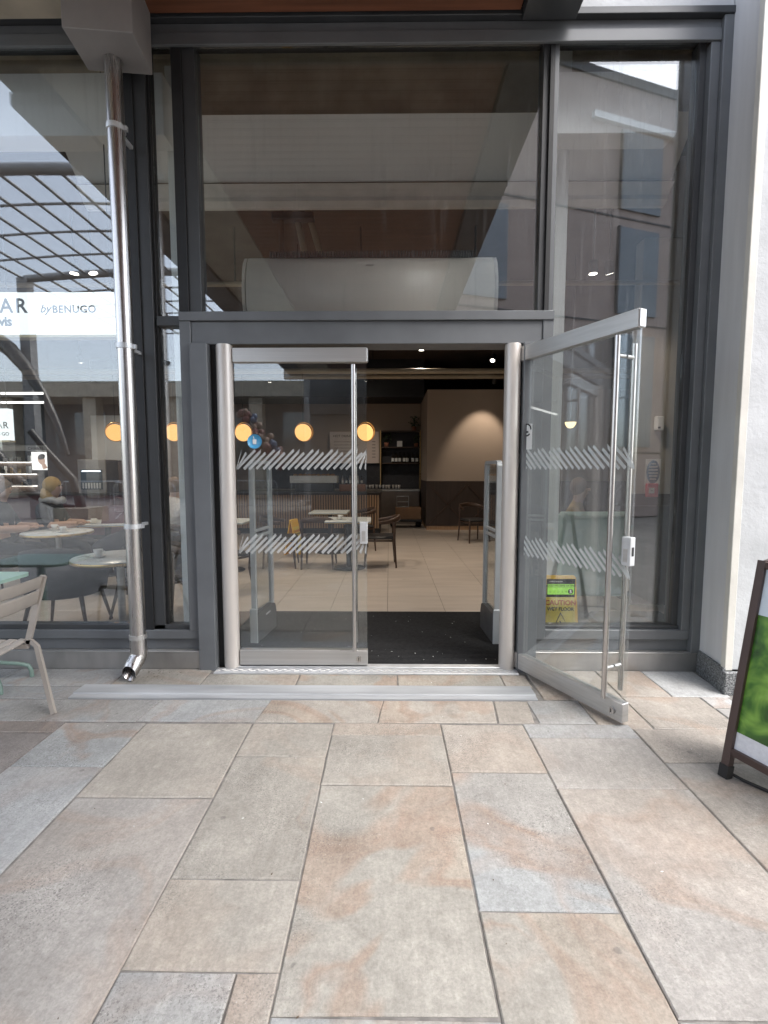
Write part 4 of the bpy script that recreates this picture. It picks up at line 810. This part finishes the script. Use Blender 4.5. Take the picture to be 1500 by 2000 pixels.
def person(label, loc, rz, J, rad, zones, cols, extras=()):
    """J joints, edges by name; skin surface baked to one mesh, coloured by nearest bone"""
    t = thing('person', label, 'person', loc, rz)
    E = [('pel', 'chest'), ('chest', 'neck'), ('neck', 'head'), ('head', 'crown')]
    for s in 'lr': E += [('chest', 'sh' + s), ('sh' + s, 'el' + s), ('el' + s, 'wr' + s), ('wr' + s, 'ha' + s), ('pel', 'hi' + s), ('hi' + s, 'kn' + s), ('kn' + s, 'an' + s), ('an' + s, 'to' + s)]
    names = list(J); me = bpy.data.meshes.new('body'); me.from_pydata([J[k] for k in names], [(names.index(a), names.index(b)) for a, b in E], [])
    o = bpy.data.objects.new('body', me); COL.objects.link(o); o.modifiers.new('skin', 'SKIN')
    for i, k in enumerate(names): r = rad.get(k.rstrip('lr') if k[:2] in ('sh', 'el', 'wr', 'ha', 'hi', 'kn', 'an', 'to') else k, .05); me.skin_vertices[0].data[i].radius = (r, r)
    me.skin_vertices[0].data[names.index('pel')].use_root = True
    sb = o.modifiers.new('sub', 'SUBSURF'); sb.levels = 2; sb.render_levels = 2
    m2 = bpy.data.meshes.new_from_object(o.evaluated_get(bpy.context.evaluated_depsgraph_get())); bpy.data.objects.remove(o)
    for c in cols: m2.materials.append(c)
    for p in m2.polygons:
        c = p.center
        def bone_dist(e):
            a_, b_ = Vector(J[e[0]]), Vector(J[e[1]]); ab = b_ - a_
            k_ = max(0, min(1, (c - a_).dot(ab) / max(1e-6, ab.length_squared)))
            return (c - (a_ + ab * k_)).length
        best = min(E, key=bone_dist)
        p.use_smooth = True; p.material_index = zones.get(best, zones.get(best[1][:2], 1))
    b = link('body', m2, t)
    hd = Vector(J['head']); skin = cols[0]
    f = MB(); f.T = Matrix.Translation(hd); f.sphere((0, -.076, .0), .016, 8, (.7, 1, 1.3)); f.build('nose', skin, t)
    for sx in (-1, 1): f = MB(); f.T = Matrix.Translation(hd); f.sphere((sx * .028, -.066, .025), .009, 8); f.build('eye', ink, t)
    f = MB(); f.T = Matrix.Translation(hd); f.sphere((0, -.068, -.04), .018, 8, (1.1, .4, .35)); f.build('mouth', M('lip', (.28, .10, .08), .6), t)
    for s in 'lr':                                       # five short fingers on each hand
        h = Vector(J['ha' + s]); d = (h - Vector(J['wr' + s])).normalized(); sd_ = d.cross(Vector((0, 0, 1))).normalized(); f = MB()
        for k in range(4): o_ = h + sd_ * (.022 * (k - 1.5)); f.tube([tuple(o_), tuple(o_ + d * .035), tuple(o_ + d * (.055 + .01 * (k in (1, 2))) + Vector((0, 0, -.018)))], [.009, .0085, .007], 6)
        o_ = h - d * .03 + sd_ * (.035 if s == 'l' else -.035); f.tube([tuple(o_), tuple(o_ + d * .03 + sd_ * (.015 if s == 'l' else -.015))], [.01, .008], 6); f.build('fingers', skin, t)
    for fn in extras: fn(t, hd)
    return t
SKIN = M('skin', (.48, .30, .22), .55, 0, .05); RAD = dict(pel=.15, chest=.155, neck=.055, head=.093, crown=.07, sh=.062, el=.045, wr=.032, ha=.036, hi=.095, kn=.065, an=.045, to=.035)
SEAT = dict(pel=(0, .05, .56), chest=(0, .08, .92), neck=(0, .05, 1.10), head=(0, .0, 1.24), crown=(0, .02, 1.31), shl=(.17, .08, 1.01), shr=(-.17, .08, 1.01), ell=(.22, -.02, .78), elr=(-.22, -.02, .78), wrl=(.12, -.22, .78), wrr=(-.12, -.22, .78), hal=(.08, -.30, .79), har=(-.08, -.30, .79), hil=(.09, .02, .53), hir=(-.09, .02, .53), knl=(.11, -.40, .52), knr=(-.11, -.40, .52), anl=(.11, -.40, .10), anr=(-.11, -.40, .10), tol=(.11, -.53, .05), tor=(-.11, -.53, .05))
def cap(col, sc=(1, 1.05, 1), long=False):
    def f(t, hd):
        x = MB(); x.T = Matrix.Translation(hd + Vector((0, .038, .028))); x.sphere((0, .0, 0), .112, 16, (sc[0], sc[1] * .86, sc[2]))
        if long: x.sphere((0, .04, -.13), .11, 12, (1.15, .8, 1.4))
        x.build('hair' if not long else 'headscarf', col, t)
    return f
Z0 = {('neck', 'head'): 0, ('head', 'crown'): 0, 'ha': 0, 'wr': 0, 'kn': 2, 'an': 2, 'to': 3, 'hi': 2}
def scarf(t, hd): MB().tube([(hd.x + .11 * math.cos(a * .45), .04 + .11 * math.sin(a * .45), hd.z - .17 + .01 * (a % 3)) for a in range(14)], .042, 8, closed=True).build('scarf', M('grey_scarf', (.30, .30, .29), .9, 0, .2, 20, .3, 60), t)
must = M('mustard_cloth', (.40, .27, .11), .9, 0, .12, 15, .2, 80); navy = M('navy_cloth', (.015, .018, .026), .8, 0, .2, 12, .2, 80); pale = M('pale_knit', (.50, .46, .42), .9, 0, .12, 25, .4, 90); jean = M('dark_trousers', (.02, .022, .03), .8); hairb = M('brown_hair', (.12, .065, .035), .6, 0, .3, 30, .3, 60)
# seats for them are the tub chairs nearby
def seat_for(loc, rz, lab): dup(c0, loc, rz, lab)
person('seated person in mustard headscarf, grey scarf and dark top at the bag table', (-4.25, 6.15, 0), R(95), SEAT, RAD, Z0, [SKIN, navy, jean, rubber], (cap(must, (1, 1.08, 1.05), True), scarf)); seat_for((-4.32, 6.15, 0), R(95), 'dark wooden chair under the person in the mustard headscarf')
person('seated person in pale knit top seen from behind past the narrow pane', (-2.78, 6.35, 0), R(160), SEAT, RAD, Z0, [SKIN, pale, jean, rubber], (cap(hairb),)); seat_for((-2.80, 6.42, 0), R(160), 'dark wooden chair under the person in pale knit')
person('seated person in mustard coat behind the mint booth back', (2.22, 5.62, 0), R(60), SEAT, RAD, Z0, [SKIN, must, jean, rubber], (cap(hairb),)); seat_for((2.28, 5.60, 0), R(60), 'dark wooden chair under the person in the mustard coat')
person('seated person in dark jacket with brown hair at the far round table', (-4.55, 5.7, 0), R(100), SEAT, RAD, Z0, [SKIN, navy, jean, rubber], (cap(hairb, (1.05, 1.1, 1.0)),))
bg_ = thing('handbag', 'burgundy leather handbag on the square table', 'handbag', (-3.72, 6.62, .74), R(15)); bm2 = M('burgundy_leather', (.10, .03, .042), .45, 0, .15, 12, .1)
MB().add([(-.2, -.07, .001), (.2, -.07, .001), (.2, .07, .001), (-.2, .07, .001), (-.17, -.03, .24), (.17, -.03, .24), (.17, .03, .24), (-.17, .03, .24)], [(0, 3, 2, 1), (4, 5, 6, 7), (0, 1, 5, 4), (1, 2, 6, 5), (2, 3, 7, 6), (3, 0, 4, 7)]).build('bag_body', bm2, bg_)
for sy in (-.03, .03): MB().tube([(-.1, sy, .235), (-.08, sy, .32), (0, sy, .35), (.08, sy, .32), (.1, sy, .235)], .008, 8).build('handle', bm2, bg_)

# ================================================================== OUTDOOR FURNITURE
OC = thing('outdoor_chair', 'taupe metal slatted cafe chair by the kick plate', 'chair', (-2.17, 2.62, 0), R(0))
# local: width along y (0 .. -.44 towards the camera), faces -x
def ocp(name, pts, r, n=4, flat=(1, 1.9), up=(0, 1, 0)): return MB().tube(pts, r, n, flat=flat, up=up).build(name, taupe, OC)
for y in (.21, -.29):
    ocp('back_upright', [(.115, y, .83), (.02, y, .50), (-.005, y, .415)], .0095, 4, (1.7, 1.0)); ocp('leg', [(-.01, y, .425), (.02, y, .428), (.05, y, .40), (.160, y - .045, .001)], .0095, 4, (1.4, 1.0)); ocp('leg', [(-.40, y, .43), (-.42, y, .40), (-.46, y, .001)], .0095, 4, (1.4, 1.0))
    ocp('seat_rail', [(.0, y, .40), (-.2, y, .395), (-.42, y, .42)], .0095, 4, (1.4, 1))
def slat(name, x0, z0, dx, dz, n=9):
    q = MB(); rings = []
    for i in range(n):
        t_ = i / (n - 1); y = -.315 + .55 * t_; bow = .016 * math.sin(math.pi * t_)
        off = (-bow if name == 'seat_slat' else 0, 0, -bow if name == 'seat_slat' else 0); bx_ = bow * 1.6 if name == 'back_slat' else 0
        c = Vector((x0 + bx_, y, z0 + off[2])); d = Vector((dx, 0, dz)); nrm = Vector((-dz, 0, dx)).normalized() * .005
        rings.append([tuple(c - d + nrm * .4), tuple(c - d * .8 + nrm), tuple(c + d * .8 + nrm), tuple(c + d + nrm * .4), tuple(c + d - nrm * .4), tuple(c + d * .8 - nrm), tuple(c - d * .8 - nrm), tuple(c - d - nrm * .4)])
    q.ring_tube(rings); return q.build(name, taupe, OC)
slat('back_slat', .096, .795, .012, .036); slat('back_slat', .073, .705, .012, .042)
for i in range(6): slat('seat_slat', -.045 - i * .068, .432 - .006 * math.sin(i / 5 * math.pi), -.027, .002)
MT = thing('mint_table', 'mint green metal cafe table outside the window', 'table', (-2.87, 3.17, 0))
def rrect(a, b, r, n=6):
    P = []
    for cx_, cy_, s0 in ((a - r, b - r, 0), (-a + r, b - r, 90), (-a + r, -b + r, 180), (a - r, -b + r, 270)): P += [(cx_ + r * math.cos(R(s0 + 90 * i / n)), cy_ + r * math.sin(R(s0 + 90 * i / n))) for i in range(n + 1)]
    return P
MB().prism(rrect(.31, .25, .06), .708, .73).build('table_top', mint, MT); MB().tube([(0, 0, .1), (0, 0, .708)], .028, 14).build('column', mint, MT)
for a in (22, 158, 202, 338): ca, sa = 1.5 * math.cos(R(a)), 1.5 * math.sin(R(a)); MB().tube([(0, 0, .16), (.08 * ca, .08 * sa, .145), (.20 * ca, .20 * sa, .105), (.235 * ca, .235 * sa, .085), (.245 * ca, .245 * sa, .05), (.247 * ca, .247 * sa, .001)], .0135, 10).build('foot', M('sage_paint', (.19, .27, .23), .45), MT)

AB = thing('pavement_sign', 'brown framed pavement A board with green leafy poster', 'pavement sign', (1.60, 2.22, 0), R(-70))
def poster_m():
    t = NT('leafy_poster'); v = t.n('ShaderNodeTexCoord').outputs['Object']
    sx = t.n('ShaderNodeSeparateXYZ'); t.l(v, sx.inputs[0]); z = sx.outputs['Z']
    n1 = t.noise(v, 7, 3, .5, .6); n2 = t.noise(v, 2.5, 2)
    leaf = t.ramp(t.math('ADD', t.math('MULTIPLY', n1, .75), t.math('MULTIPLY', n2, .35)), (.38, (.008, .018, .01, 1)), (.50, (.05, .15, .02, 1)), (.62, (.20, .38, .06, 1)), (.75, (.35, .5, .15, 1)))
    cob = t.mix(t.noise(v, 60, 3), (.55, .56, .6, 1), (.8, .81, .84, 1))
    c = t.mix(t.math('LESS_THAN', z, .225), leaf, cob); c = t.mix(t.math('GREATER_THAN', z, .78), c, (.62, .70, .76, 1)); t.pbr(c, .25); return t.m
pmt = poster_m(); LEAN = .17
def lean(z, y=0): return y + LEAN * z
AW = .62
for k in (0, 1):
    sg = 1 if k == 0 else -1; oy = 0 if k == 0 else 2 * LEAN * 1.0 + .05
    def pt(x_, z_): return (x_, oy + sg * LEAN * z_, z_)
    for X in (0, AW): MB().tube([pt(X, .045), pt(X, 1.03)], .0175, 4, flat=(1, 1), up=(1, 0, 0)).build('frame_post', abrown, AB); MB().tube([pt(X, .0), pt(X, .06)], .021, 4, flat=(1, 1), up=(1, 0, 0)).build('rubber_foot', rubber, AB)
    for Z in (.13, 1.01): MB().tube([pt(.016, Z), pt(AW - .016, Z)], .016, 4, flat=(1, 1), up=(0, 0, 1)).build('frame_rail', abrown, AB)
    p = MB(); p.add([pt(.015, .14), pt(AW - .015, .14), pt(AW - .015, 1.0), pt(.015, 1.0)] + [tuple(Vector(q) + Vector((0, .006 * sg, 0))) for q in (pt(.015, .14), pt(AW - .015, .14), pt(AW - .015, 1.0), pt(.015, 1.0))], [(0, 1, 2, 3), (7, 6, 5, 4), (0, 4, 5, 1), (1, 5, 6, 2), (2, 6, 7, 3), (3, 7, 4, 0)]); p.build('poster_panel', pmt, AB)
MB().tube([(1.615, 2.235, .05), (1.63, 2.22, .015), (1.66, 2.18, .008), (1.72, 2.10, .007), (1.82, 2.02, .007), (2.0, 1.95, .007), (2.3, 1.98, .007)], .008, 8).build('power_cable', rubber, label='black cable trailing from the foot of the pavement sign', cat='cable')
